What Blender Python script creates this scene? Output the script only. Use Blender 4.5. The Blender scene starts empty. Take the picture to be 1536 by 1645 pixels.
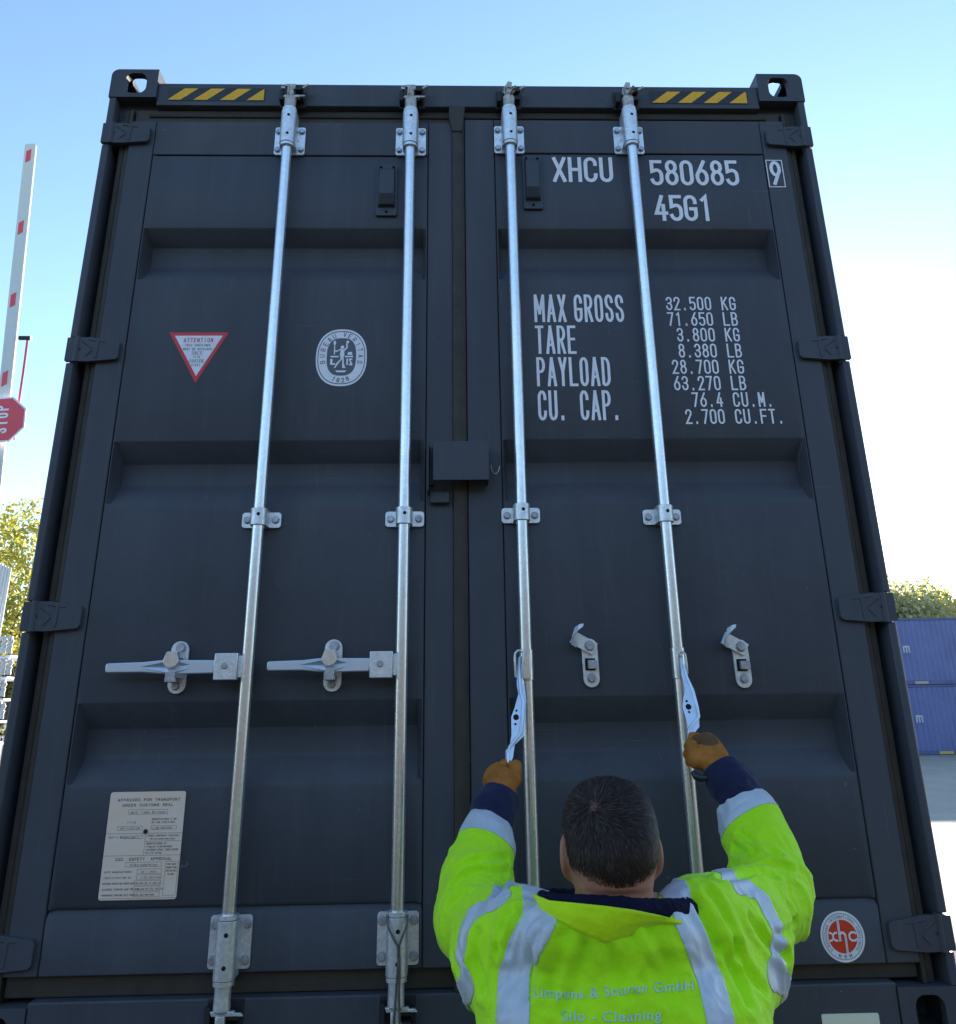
import bpy, math, random
import numpy as np
from math import radians, sin, cos, pi
from mathutils import Vector, Matrix, noise as mnoise
from mathutils.bvhtree import BVHTree

random.seed(7); rng = np.random.default_rng(7)
scene = bpy.context.scene
COL = scene.collection
GZ = 1.13            # height of the container's underside above the ground (it stands on a trailer)

# ---------------------------------------------------------------- camera
CX, CY, CZ = -0.03115, -2.46296, 0.77391 + GZ
YAW, PITCH, ROLL, F, PCY = 0.03097, 0.35373, -0.01431, 1380.0, 630.02
_f = np.array([sin(YAW)*cos(PITCH), cos(YAW)*cos(PITCH), sin(PITCH)])
_r = np.array([cos(YAW), -sin(YAW), 0.0]); _u = np.cross(_r, _f)
_r2 = _r*cos(ROLL) + _u*sin(ROLL); _u2 = -_r*sin(ROLL) + _u*cos(ROLL)
cd = bpy.data.cameras.new("camera"); cam = bpy.data.objects.new("camera", cd); COL.objects.link(cam)
cam.matrix_world = Matrix(((_r2[0], _u2[0], -_f[0], CX), (_r2[1], _u2[1], -_f[1], CY), (_r2[2], _u2[2], -_f[2], CZ), (0, 0, 0, 1)))
cd.sensor_fit = 'HORIZONTAL'; cd.sensor_width = 36; cd.lens = 36*F/1536
cd.shift_y = -(822.5 - PCY)/1536
cd.clip_start = 0.05; cd.clip_end = 3000
scene.camera = cam

def at(u, v, Y, z0=0.0):
    """measured point of the photograph -> world position on the plane y = Y"""
    d = _f*F + _r2*(u-768) + _u2*(PCY-v)
    t = (Y - CY)/d[1]
    return Vector((CX + t*d[0], Y, CZ + t*d[2] - z0))
def atc(u, v, Y): return at(u, v, Y, GZ)      # in the container's own coordinates

# ---------------------------------------------------------------- world and sun
SUN_AZ, SUN_EL = radians(23), radians(13.5)      # azimuth measured from +y towards +x
w = bpy.data.worlds.new("World"); scene.world = w; w.use_nodes = True
nt = w.node_tree; bg = nt.nodes['Background']
sky = nt.nodes.new('ShaderNodeTexSky'); sky.sky_type = 'NISHITA'; sky.sun_disc = False
sky.sun_elevation = SUN_EL; sky.sun_rotation = SUN_AZ
sky.altitude = 0; sky.air_density = 1.0; sky.dust_density = 0.10; sky.ozone_density = 2.0
nt.links.new(sky.outputs[0], bg.inputs[0]); bg.inputs[1].default_value = 0.15
sd = bpy.data.lights.new("sun", 'SUN'); sd.energy = 5.0; sd.angle = radians(0.5); sd.color = (1, 0.90, 0.76)
sun = bpy.data.objects.new("sun", sd); COL.objects.link(sun)
sdir = Vector((sin(SUN_AZ)*cos(SUN_EL), cos(SUN_AZ)*cos(SUN_EL), sin(SUN_EL)))
sun.rotation_euler = sdir.to_track_quat('Z', 'Y').to_euler(); sun.location = (20, 20, 20)
scene.view_settings.view_transform = 'Standard'; scene.view_settings.look = 'None'
scene.view_settings.exposure = 1.45; scene.view_settings.gamma = 1
scene.cycles.use_denoising = True

# ---------------------------------------------------------------- materials
def mat(name, color, rough=0.6, metal=0.0, bump=0.0, bscale=40.0, var=0.0, vscale=8.0, col2=None, spec=0.5,
        bump2=0.0, b2scale=4.0, sheen=0.0, emis=None, streak=False):
    m = bpy.data.materials.new(name); m.use_nodes = True
    n = m.node_tree.nodes; l = m.node_tree.links; p = n['Principled BSDF']
    p.inputs['Base Color'].default_value = (*color, 1); p.inputs['Roughness'].default_value = rough
    p.inputs['Metallic'].default_value = metal; p.inputs['Specular IOR Level'].default_value = spec
    if sheen: p.inputs['Sheen Weight'].default_value = sheen
    tc = n.new('ShaderNodeTexCoord')
    src = tc.outputs['Object']
    if var > 0 or col2:
        if streak:
            mp = n.new('ShaderNodeMapping'); mp.inputs['Scale'].default_value = (1, 1, 0.12); l.new(src, mp.inputs[0]); s2 = mp.outputs[0]
        else: s2 = src
        nz = n.new('ShaderNodeTexNoise'); nz.inputs['Scale'].default_value = vscale; nz.inputs['Detail'].default_value = 6
        nz.inputs['Roughness'].default_value = 0.62
        l.new(s2, nz.inputs['Vector'])
        mr = n.new('ShaderNodeMapRange'); mr.inputs[1].default_value = 0.32; mr.inputs[2].default_value = 0.68
        l.new(nz.outputs[0], mr.inputs[0])
        mx = n.new('ShaderNodeMix'); mx.data_type = 'RGBA'
        c2 = col2 or tuple(c*(1-var) for c in color)
        mx.inputs[6].default_value = (*color, 1); mx.inputs[7].default_value = (*c2, 1)
        l.new(mr.outputs[0], mx.inputs[0]); l.new(mx.outputs[2], p.inputs['Base Color'])
        mr2 = n.new('ShaderNodeMapRange'); mr2.inputs[3].default_value = max(0, rough-0.07); mr2.inputs[4].default_value = min(1, rough+0.1)
        l.new(nz.outputs[0], mr2.inputs[0]); l.new(mr2.outputs[0], p.inputs['Roughness'])
    prev = None
    for (b, sc) in ((bump, bscale), (bump2, b2scale)):
        if b > 0:
            nb = n.new('ShaderNodeTexNoise'); nb.inputs['Scale'].default_value = sc; nb.inputs['Detail'].default_value = 4
            l.new(src, nb.inputs['Vector'])
            bp_ = n.new('ShaderNodeBump'); bp_.inputs['Strength'].default_value = min(1, b); bp_.inputs['Distance'].default_value = 0.3/sc
            l.new(nb.outputs[0], bp_.inputs['Height'])
            if prev: l.new(prev.outputs[0], bp_.inputs['Normal'])
            prev = bp_
    if prev: l.new(prev.outputs[0], p.inputs['Normal'])
    return m

M = {}
M['paint'] = mat('charcoal_paint', (0.074, 0.079, 0.098), 0.52, spec=0.35, bump=0.22, bscale=260, var=0.20, vscale=5, bump2=0.10, b2scale=3.2, streak=True)
M['gasket'] = mat('rubber_gasket', (0.058, 0.045, 0.034), 0.6, bump=0.2, bscale=80, var=0.3, vscale=20)
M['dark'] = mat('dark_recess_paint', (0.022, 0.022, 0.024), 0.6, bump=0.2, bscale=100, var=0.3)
M['zinc'] = mat('galvanized_steel', (0.93, 0.95, 0.99), 0.36, metal=0.62, bump=0.15, bscale=180, var=0.16, vscale=45)
M['zinc_rod'] = mat('galvanized_tube', (0.93, 0.95, 0.98), 0.27, metal=0.88, bump=0.05, bscale=90, var=0.12, vscale=30, streak=True)
M['blade'] = mat('forged_zinc_handle', (0.70, 0.78, 0.90), 0.33, metal=0.6, bump=0.05, bscale=120, var=0.10, vscale=30)
M['bolt'] = mat('bolt_steel', (0.66, 0.66, 0.72), 0.38, metal=0.6, bump=0.2, bscale=300, var=0.4, vscale=60)
M['hole'] = mat('dark_hole', (0.008, 0.008, 0.010), 0.9)
M['worn'] = mat('worn_cast_steel', (0.62, 0.55, 0.50), 0.45, metal=0.6, bump=0.4, bscale=160, var=0.45, vscale=60)
M['white'] = mat('white_vinyl', (0.98, 0.94, 0.99), 0.45, var=0.10, vscale=22)
M['yellow'] = mat('yellow_vinyl', (1.0, 0.50, 0.004), 0.45, var=0.12, vscale=30)
M['blackv'] = mat('black_vinyl', (0.018, 0.019, 0.024), 0.45)
M['red'] = mat('red_vinyl', (0.80, 0.04, 0.055), 0.45, var=0.1)
M['redo'] = mat('orange_red_vinyl', (0.85, 0.06, 0.02), 0.45, var=0.1)
M['ink'] = mat('dark_ink', (0.07, 0.07, 0.085), 0.6)
M['sealgrey'] = mat('seal_grey', (0.12, 0.125, 0.15), 0.55)
M['plate'] = mat('cream_plate', (0.98, 0.72, 0.55), 0.4, metal=0.15, vscale=14, bump=0.05, bscale=200, col2=(0.92, 0.76, 0.64))
M['creamplate'] = mat('cream_marking', (0.97, 0.92, 0.72), 0.6, bump=0.3, bscale=120, var=0.08)
M['vent'] = mat('vent_plastic', (0.050, 0.056, 0.075), 0.5, bump=0.05, bscale=200)
M['grille'] = mat('vent_mesh', (0.05, 0.045, 0.025), 0.7)

# wear: dusty run marks and fine scratches on the paint, crystal spangle and grime on the zinc
def add_wear(m, dust, amt, thr=(.55, .80), sc=(7, 7, .55), scratch=True):
    n = m.node_tree.nodes; l = m.node_tree.links; p = n['Principled BSDF']; src = n.new('ShaderNodeTexCoord').outputs['Object']
    cur = p.inputs['Base Color'].links[0].from_socket
    def layer(cur, scale, rotz, t0, t1, col, a, nscale=6, det=5):
        mp = n.new('ShaderNodeMapping'); mp.inputs['Scale'].default_value = scale; mp.inputs['Rotation'].default_value = rotz; l.new(src, mp.inputs[0])
        nz = n.new('ShaderNodeTexNoise'); nz.inputs['Scale'].default_value = nscale; nz.inputs['Detail'].default_value = det; nz.inputs['Roughness'].default_value = .65; l.new(mp.outputs[0], nz.inputs['Vector'])
        mr = n.new('ShaderNodeMapRange'); mr.inputs[1].default_value = t0; mr.inputs[2].default_value = t1; mr.inputs[4].default_value = a; l.new(nz.outputs[0], mr.inputs[0])
        mx = n.new('ShaderNodeMix'); mx.data_type = 'RGBA'; mx.inputs[7].default_value = (*col, 1); l.new(mr.outputs[0], mx.inputs[0]); l.new(cur, mx.inputs[6]); return mx.outputs[2]
    cur = layer(cur, sc, (0, 0, 0), thr[0], thr[1], dust, amt)
    cur = layer(cur, (1, 1, 1), (0, 0, 0), .52, .75, dust, amt*.7, 1.6, 8)
    cur = layer(cur, (1, 1, 1), (0, 0, 0), .735, .76, tuple(min(1, c*2.2) for c in dust), .55, 42, 3)
    if scratch:
        cur = layer(cur, (1.2, 1, 90), (0, .5, 0), .725, .735, tuple(c*1.6 for c in dust), .5, 2.2, 2)
        cur = layer(cur, (80, 1, 1.1), (0, .2, 0), .735, .745, tuple(c*1.6 for c in dust), .45, 2.2, 2)
    l.new(cur, p.inputs['Base Color'])
add_wear(M['paint'], (0.125, 0.120, 0.115), .36)
def spangle(m, sc, a, grime):
    n = m.node_tree.nodes; l = m.node_tree.links; p = n['Principled BSDF']; src = n.new('ShaderNodeTexCoord').outputs['Object']
    cur = p.inputs['Base Color'].links[0].from_socket
    v = n.new('ShaderNodeTexVoronoi'); v.inputs['Scale'].default_value = sc; l.new(src, v.inputs['Vector'])
    hs_ = n.new('ShaderNodeSeparateColor'); l.new(v.outputs['Color'], hs_.inputs[0])
    mr = n.new('ShaderNodeMapRange'); mr.inputs[3].default_value = 1-a; mr.inputs[4].default_value = 1.0; l.new(hs_.outputs[0], mr.inputs[0])
    mx = n.new('ShaderNodeMix'); mx.data_type = 'RGBA'; mx.blend_type = 'MULTIPLY'; mx.inputs[0].default_value = 1
    cb = n.new('ShaderNodeCombineColor'); [l.new(mr.outputs[0], cb.inputs[i]) for i in range(3)]; l.new(cur, mx.inputs[6]); l.new(cb.outputs[0], mx.inputs[7])
    nz = n.new('ShaderNodeTexNoise'); nz.inputs['Scale'].default_value = 22; nz.inputs['Detail'].default_value = 8; nz.inputs['Roughness'].default_value = .7; l.new(src, nz.inputs['Vector'])
    m2 = n.new('ShaderNodeMapRange'); m2.inputs[1].default_value = .58; m2.inputs[2].default_value = .72; m2.inputs[4].default_value = .35; l.new(nz.outputs[0], m2.inputs[0])
    mg = n.new('ShaderNodeMix'); mg.data_type = 'RGBA'; mg.inputs[7].default_value = (*grime, 1); l.new(m2.outputs[0], mg.inputs[0]); l.new(mx.outputs[2], mg.inputs[6]); l.new(mg.outputs[2], p.inputs['Base Color'])
spangle(M['zinc'], 150, .18, (.60, .58, .56)); spangle(M['zinc_rod'], 110, .10, (.66, .64, .62)); spangle(M['bolt'], 300, .25, (.28, .22, .18))

# jacket
def fabric(name, color, rough=0.75, trans=None, weave=900, var=0.08):
    m = mat(name, color, rough, bump=0.35, bscale=130, var=var, vscale=9, bump2=0.6, b2scale=34, sheen=0.15, spec=0.25)
    return m
M['hivis'] = fabric('hi_vis_fabric', (0.54, 1.0, 0.006), var=.14)
M['hivis2'] = fabric('hi_vis_collar_fabric', (0.66, 0.96, 0.004), var=.15)
M['navy'] = fabric('navy_fabric', (0.010, 0.013, 0.055), weave=500, var=0.2)
M['fleece'] = mat('navy_fleece', (0.012, 0.012, 0.034), 0.95, bump=0.9, bscale=320, spec=0.1, var=0.3, vscale=80)
M['glove'] = mat('tan_leather', (0.50, 0.175, 0.028), 0.7, bump=0.6, bscale=150, var=0.42, vscale=30, bump2=0.4, b2scale=35, spec=0.3)
M['glovepatch'] = mat('brown_knuckle_patch', (0.13, 0.062, 0.020), 0.8, bump=0.5, bscale=300)
M['reflect'] = mat('reflective_tape', (0.60, 0.64, 0.71), 0.5, metal=0.1, bump=0.12, bscale=700, var=0.15, vscale=25, bump2=0.25, b2scale=90)
M['jackettext'] = mat('silver_print', (0.48, 0.66, 0.62), 0.45, metal=0.2)
M['jackettext2'] = mat('worn_print_edge', (0.08, 0.22, 0.12), 0.7)
M['skin'] = mat('skin', (0.46, 0.225, 0.145), 0.55, bump=0.35, bscale=220, var=0.22, vscale=30, col2=(0.38, 0.14, 0.09))
M['skin'].node_tree.nodes['Principled BSDF'].inputs['Subsurface Weight'].default_value = 0.12
M['skin'].node_tree.nodes['Principled BSDF'].inputs['Subsurface Radius'].default_value = (0.01, 0.004, 0.002)
M['hair'] = mat('dark_brown_hair', (0.050, 0.030, 0.023), 0.5, var=0.55, vscale=90, spec=0.25)
M['scalp'] = mat('scalp_under_hair', (0.040, 0.025, 0.019), 0.8, bump=0.4, bscale=300, var=0.4, vscale=70, spec=.2)
M['thin'] = mat('thin_hair_scalp', (0.17, 0.085, 0.065), 0.7, spec=.2, var=.6, vscale=220)
M['trouser'] = fabric('navy_trousers', (0.015, 0.018, 0.05))
M['boot'] = mat('black_boot', (0.02, 0.018, 0.016), 0.5, bump=0.3, bscale=60)

# ---------------------------------------------------------------- mesh helper
class MB:
    def __init__(s): s.v = []; s.f = []; s.m = []
    def add(s, vs, fs, mi=0):
        b = len(s.v); s.v += [tuple(p) for p in vs]; s.f += [tuple(i+b for i in f) for f in fs]; s.m += [mi]*len(fs); return s
    def box(s, x0, x1, y0, y1, z0, z1, mi=0):
        v = [(x0,y0,z0),(x1,y0,z0),(x1,y1,z0),(x0,y1,z0),(x0,y0,z1),(x1,y0,z1),(x1,y1,z1),(x0,y1,z1)]
        return s.add(v, [(0,3,2,1),(4,5,6,7),(0,1,5,4),(1,2,6,5),(2,3,7,6),(3,0,4,7)], mi)
    def prism(s, poly, y0, y1, mi=0):          # poly in (x,z), extruded along y
        a = sum(poly[i][0]*poly[(i+1) % len(poly)][1]-poly[(i+1) % len(poly)][0]*poly[i][1] for i in range(len(poly)))
        if a < 0: poly = poly[::-1]
        n = len(poly)
        v = [(x, y0, z) for x, z in poly]+[(x, y1, z) for x, z in poly]
        f = [tuple(range(n)), tuple(range(2*n-1, n-1, -1))]+[(i, i+n, (i+1) % n+n, (i+1) % n) for i in range(n)]
        return s.add(v, f, mi)
    def prism_z(s, poly, z0, z1, mi=0):        # poly in (x,y), extruded along z
        a = sum(poly[i][0]*poly[(i+1) % len(poly)][1]-poly[(i+1) % len(poly)][0]*poly[i][1] for i in range(len(poly)))
        if a < 0: poly = poly[::-1]
        n = len(poly)
        v = [(x, y, z0) for x, y in poly]+[(x, y, z1) for x, y in poly]
        f = [tuple(range(n-1, -1, -1)), tuple(range(n, 2*n))]+[(i, (i+1) % n, (i+1) % n+n, i+n) for i in range(n)]
        return s.add(v, f, mi)
    def sheet(s, poly, y, mi=0):               # flat sheet facing -y
        a = sum(poly[i][0]*poly[(i+1) % len(poly)][1]-poly[(i+1) % len(poly)][0]*poly[i][1] for i in range(len(poly)))
        if a < 0: poly = poly[::-1]
        return s.add([(x, y, z) for x, z in poly], [tuple(range(len(poly)))], mi)
    def cyl(s, p0, p1, r0, r1=None, n=20, mi=0, caps=True):
        r1 = r0 if r1 is None else r1
        p0 = Vector(p0); p1 = Vector(p1); d = (p1-p0).normalized()
        a = d.orthogonal().normalized(); b = d.cross(a)
        v = []
        for p, r in ((p0, r0), (p1, r1)):
            for i in range(n):
                t = 2*pi*i/n; v.append(p+a*(r*cos(t))+b*(r*sin(t)))
        f = [(i, (i+1) % n, (i+1) % n+n, i+n) for i in range(n)]
        if caps: f += [tuple(range(n-1, -1, -1)), tuple(range(n, 2*n))]
        return s.add(v, f, mi)
    def tube(s, pts, rr, n=10, mi=0, closed=False):
        pts = [Vector(p) for p in pts]; N = len(pts)
        if not hasattr(rr, '__len__'): rr = [rr]*N
        base = len(s.v); prev = None
        for i, p in enumerate(pts):
            if closed: t = (pts[(i+1) % N]-pts[i-1]).normalized()
            else: t = (pts[min(i+1, N-1)]-pts[max(i-1, 0)]).normalized()
            a = t.orthogonal().normalized() if prev is None else (prev-t*prev.dot(t)).normalized()
            prev = a; b = t.cross(a)
            for k in range(n):
                an = 2*pi*k/n; s.v.append(tuple(p+(a*cos(an)+b*sin(an))*rr[i]))
        for i in range(N if closed else N-1):
            j = (i+1) % N
            for k in range(n):
                s.f.append((base+i*n+k, base+i*n+(k+1) % n, base+j*n+(k+1) % n, base+j*n+k)); s.m.append(mi)
        if not closed:
            s.f.append(tuple(base+k for k in range(n-1, -1, -1))); s.m.append(mi)
            s.f.append(tuple(base+(N-1)*n+k for k in range(n))); s.m.append(mi)
        return s
    def bolt(s, x, y, z, r=0.0085, h=0.007, mi=1, rot=None):
        rot = random.random() if rot is None else rot
        s.cyl((x, y, z), (x, y-0.0015, z), r*1.25, n=16, mi=mi)
        poly = [(x+r*cos(rot+i*pi/3), z+r*sin(rot+i*pi/3)) for i in range(6)]
        s.prism(poly, y-0.0015, y-0.0015-h*0.8, mi) if False else s.prism(poly[::-1], y-0.0015-h, y-0.0015, mi)
        return s
    def build(s, name, mats, parent=None, bevel=0, smooth=35, seg=2, loc=None):
        me = bpy.data.meshes.new(name); me.from_pydata(s.v, [], s.f)
        if not isinstance(mats, (list, tuple)): mats = [mats]
        for m in mats: me.materials.append(m)
        if len(mats) > 1: me.polygons.foreach_set('material_index', s.m)
        me.update(); 
        if smooth:
            me.shade_smooth(); me.set_sharp_from_angle(angle=radians(smooth))
        o = bpy.data.objects.new(name, me); COL.objects.link(o)
        if parent: o.parent = parent
        if loc: o.location = loc
        if bevel:
            b = o.modifiers.new('bevel', 'BEVEL'); b.width = bevel; b.segments = seg; b.limit_method = 'ANGLE'; b.angle_limit = radians(40)
            b.use_clamp_overlap = True
        return o

def rrect(x0, x1, z0, z1, r, n=5, corners=(1, 1, 1, 1)):   # order: bl, br, tr, tl
    P = []
    for (cx, cz, a0, on, px, pz) in ((x0+r, z0+r, 180, corners[0], x0, z0), (x1-r, z0+r, 270, corners[1], x1, z0),
                                     (x1-r, z1-r, 0, corners[2], x1, z1), (x0+r, z1-r, 90, corners[3], x0, z1)):
        if on:
            for i in range(n+1):
                a = radians(a0+90*i/n); P.append((cx+r*cos(a), cz+r*sin(a)))
        else: P.append((px, pz))
    return P
def ell(cx, cz, rx, rz, n=48): return [(cx+rx*cos(2*pi*i/n), cz+rz*sin(2*pi*i/n)) for i in range(n)]
def stadium(cx, cz, hw, hh, p=2.6, n=56):
    P = []
    for i in range(n):
        t = 2*pi*i/n; c, s_ = cos(t), sin(t)
        P.append((cx+hw*math.copysign(abs(c)**(2/p), c), cz+hh*math.copysign(abs(s_)**(2/p), s_)))
    return P
def rotpoly(poly, c, ang):
    ca, sa = cos(ang), sin(ang)
    return [(c[0]+(x-c[0])*ca-(z-c[1])*sa, c[1]+(x-c[0])*sa+(z-c[1])*ca) for x, z in poly]

def thing(name, label, cat, loc=(0, 0, 0), rotz=0, group=None):
    o = bpy.data.objects.new(name, None); COL.objects.link(o); o.empty_display_size = 0.2
    o.location = loc; o.rotation_euler = (0, 0, rotz); o['label'] = label; o['category'] = cat
    if group: o['group'] = group
    return o
def tag(o, label=None, cat=None, group=None, kind=None):
    if label: o['label'] = label
    if cat: o['category'] = cat
    if group: o['group'] = group
    if kind: o['kind'] = kind
    return o

# ---------------------------------------------------------------- stroke lettering
def _arc(cx, cz, rx, rz, a0, a1, n=9):
    return [(cx+rx*cos(radians(a0+(a1-a0)*i/n)), cz+rz*sin(radians(a0+(a1-a0)*i/n))) for i in range(n+1)]
R_ = 0.22
G = {
 'O': [_arc(.5,1-R_,.5,R_,0,180)+_arc(.5,R_,.5,R_,180,360)+[(1,1-R_)]],
 'C': [[(1,.74)]+_arc(.5,1-R_,.5,R_,0,180)+_arc(.5,R_,.5,R_,180,360)+[(1,.26)]],
 'G': [[(1,.74)]+_arc(.5,1-R_,.5,R_,0,180)+_arc(.5,R_,.5,R_,180,360)+[(1,.46),(.52,.46)]],
 'S': [[(1,.76)]+_arc(.5,1-R_,.5,R_,0,180)+[(.06,.66),(.22,.56),(.78,.44),(.94,.34)]+_arc(.5,R_,.5,R_,0,-180)+[(0,.26)]],
 'U': [[(0,1)]+_arc(.5,R_,.5,R_,180,360)+[(1,1)]],
 'X': [[(0,1),(1,0)],[(1,1),(0,0)]],
 'H': [[(0,1),(0,0)],[(1,1),(1,0)],[(0,.5),(1,.5)]],
 'M': [[(0,0),(0,1)],[(1,1),(1,0)],[(.02,1),(.5,.3)],[(.98,1),(.5,.3)]],
 'N': [[(0,0),(0,1)],[(1,0),(1,1)],[(.02,1),(.98,0)]],
 'A': [[(0,0),(.5,1)],[(1,0),(.5,1)],[(.17,.3),(.83,.3)]],
 'R': [[(0,0),(0,1),(.5,1)]+_arc(.5,.75,.5,.25,90,-90)+[(0,.5)],[(.45,.5),(1,0)]],
 'P': [[(0,0),(0,1),(.5,1)]+_arc(.5,.75,.5,.25,90,-90)+[(0,.5)]],
 'B': [[(0,0),(0,1),(.5,1)]+_arc(.5,.76,.45,.24,90,-90)+[(0,.52)],[(0,0),(.5,0)]+_arc(.5,.26,.5,.26,-90,90)],
 'D': [[(0,0),(0,1),(.35,1)]+_arc(.35,.72,.65,.28,90,0)+_arc(.35,.28,.65,.28,0,-90)+[(0,0)]],
 'E': [[(1,1),(0,1),(0,0),(1,0)],[(0,.52),(.85,.52)]],
 'F': [[(1,1),(0,1),(0,0)],[(0,.52),(.85,.52)]],
 'T': [[(0,1),(1,1)],[(.5,1),(.5,0)]],
 'I': [[(.5,1),(.5,0)]],
 'L': [[(0,1),(0,0),(1,0)]],
 'K': [[(0,1),(0,0)],[(1,1),(0,.42)],[(.3,.58),(1,0)]],
 'Y': [[(0,1),(.5,.5)],[(1,1),(.5,.5)],[(.5,.5),(.5,0)]],
 'V': [[(0,1),(.5,0)],[(1,1),(.5,0)]],
 'W': [[(0,1),(.25,0),(.5,.7),(.75,0),(1,1)]],
 'J': [[(1,1)]+_arc(.5,R_,.5,R_,0,-180)],
 'Z': [[(0,1),(1,1),(0,0),(1,0)]],
 'Q': [_arc(.5,1-R_,.5,R_,0,180)+_arc(.5,R_,.5,R_,180,360)+[(1,1-R_)],[(.55,.25),(1,0)]],
 '1': [[(.25,.86),(.6,1),(.6,0)]],
 '2': [[(0,.74)]+_arc(.5,1-R_,.5,R_,180,0)+[(.92,.66),(0,0),(1,0)]],
 '3': [[(0,.76)]+_arc(.5,.76,.5,.24,180,-90)+[(.35,.52)],[(.5,.52)]+_arc(.5,.26,.5,.26,90,-180)],
 '4': [[(.62,1),(0,.27),(1,.27)],[(.74,.6),(.74,0)]],
 '5': [[(.95,1),(.06,1),(.06,.56),(.5,.62)]+_arc(.5,.40,.5,.22,90,0)+_arc(.5,R_,.5,R_,0,-165)],
 '6': [[(.78,1),(.04,.42)],_arc(.5,.30,.5,.30,0,360,20)],
 '7': [[(0,1),(1,1),(.35,0)]],
 '8': [_arc(.5,.77,.44,.23,0,180)+_arc(.5,.77,.44,.23,180,360),_arc(.5,.27,.5,.27,0,360,18)],
 '9': [[(.22,0),(.96,.58)],_arc(.5,.70,.5,.30,0,360,20)],
 '.': [[(.45,0.0),(.45,.075)]], ',': [[(.5,.02),(.3,-.14)]], '-': [[(.15,.5),(.85,.5)]], '/': [[(0,0),(1,1)]],
 ':': [[(.5,.1),(.5,.2)],[(.5,.6),(.5,.7)]], '&': [[(1,0),(.2,.75),(.4,1),(.7,.8),(.1,.3),(.4,0),(1,.4)]], ' ': [],
 '(': [[(.8,1),(.4,.7),(.4,.3),(.8,0)]], ')': [[(.2,1),(.6,.7),(.6,.3),(.2,0)]], '=': [[(0,.35),(1,.35)],[(0,.65),(1,.65)]],
}
G['0'] = G['O']
def ribbon(mb, pts, st, mapf, lift, mi):
    # pts in metres (2D); st stroke width
    P = [Vector((a, b)) for a, b in pts]; Q = [P[0]]
    for p in P[1:]:
        if (p-Q[-1]).length > st*0.08: Q.append(p)
    P = Q
    if len(P) < 2: return
    L, Rr = [], []
    for i, p in enumerate(P):
        d0 = (p-P[i-1]).normalized() if i > 0 else (P[1]-P[0]).normalized()
        d1 = (P[i+1]-p).normalized() if i < len(P)-1 else d0
        n0 = Vector((-d0.y, d0.x)); n1 = Vector((-d1.y, d1.x)); nn = (n0+n1)
        if nn.length < 1e-3: nn = n0
        nn.normalize(); k = 1/max(0.45, nn.dot(n0)); L.append(p+nn*(st/2*k)); Rr.append(p-nn*(st/2*k))
    vs = [mapf(a.x, a.y, lift+.000012*i) for i, a in enumerate(L)]+[mapf(a.x, a.y, lift+.000012*i) for i, a in enumerate(Rr)]; n = len(P)
    mb.add(vs, [(i+n, i+1+n, i+1, i) for i in range(n-1)], mi)
def text(mb, s, x, z, h, w, pitch, st, y=0.0, mi=0, mapf=None, align='l'):
    """stroke lettering: x,z lower-left, h cap height, w glyph width, pitch advance"""
    total = pitch*(len(s)-1)+w
    if align == 'r': x -= total
    if align == 'c': x -= total/2
    if mapf is None: mapf = lambda a, b, l: (a, y-l, b)
    for i, ch in enumerate(s):
        for j, stroke in enumerate(G.get(ch.upper(), [])):
            pts = [(x+i*pitch+st/2+px*(w-st), z+st/2+pz*(h-st)) for px, pz in stroke]
            # square the free ends
            def ext(a, b):
                d = Vector((a[0]-b[0], a[1]-b[1])); 
                if d.length == 0: return a
                d.normalize(); return (a[0]+d.x*st/2*0.98, a[1]+d.y*st/2*0.98)
            closed = (abs(pts[0][0]-pts[-1][0])+abs(pts[0][1]-pts[-1][1])) < st*0.3
            if not closed: pts = [ext(pts[0], pts[1])]+pts[1:-1]+[ext(pts[-1], pts[-2])]
            ribbon(mb, pts, st, mapf, 0.0003*(j+1), mi)
def frame(mb, x0, x1, z0, z1, t, y, mi):
    mb.sheet([(x0,z0),(x1,z0),(x1,z0+t),(x0,z0+t)], y, mi); mb.sheet([(x0,z1-t),(x1,z1-t),(x1,z1),(x0,z1)], y, mi)
    mb.sheet([(x0,z0+t),(x0+t,z0+t),(x0+t,z1-t),(x0,z1-t)], y, mi); mb.sheet([(x1-t,z0+t),(x1,z0+t),(x1,z1-t),(x1-t,z1-t)], y, mi)

def evaluated(o):
    dg = bpy.context.evaluated_depsgraph_get(); me = bpy.data.meshes.new_from_object(o.evaluated_get(dg)); return me
def boolean(o, cutters):
    for c in cutters:
        b = o.modifiers.new('b', 'BOOLEAN'); b.operation = 'DIFFERENCE'; b.object = c; b.solver = 'EXACT'
    bpy.context.view_layer.update()
    me = evaluated(o); o.modifiers.clear(); o.data = me
    for c in cutters: bpy.data.objects.remove(c)
    me.shade_smooth(); me.set_sharp_from_angle(angle=radians(35)); return o

# ================================================================ GROUND
gm = mat('yard_concrete', (0.37, 0.33, 0.28), 0.85, bump=0.3, bscale=14, var=0.25, vscale=0.5, bump2=0.2, b2scale=2)
g = MB(); g.add([(-900,-900,0),(900,-900,0),(900,900,0),(-900,900,0)], [(0,1,2,3)])
tag(g.build('ground', gm, smooth=0), kind='structure')
asph = mat('dark_asphalt', (0.055, 0.041, 0.027), 0.9, bump=0.6, bscale=90, var=0.3, vscale=1.2)
g = MB(); g.add([(-45,-14,.004),(14,-14,.004),(14,5.2,.004),(-45,9,.004)], [(0,1,2,3)])
tag(g.build('road', asph, smooth=0), kind='structure')
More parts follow.
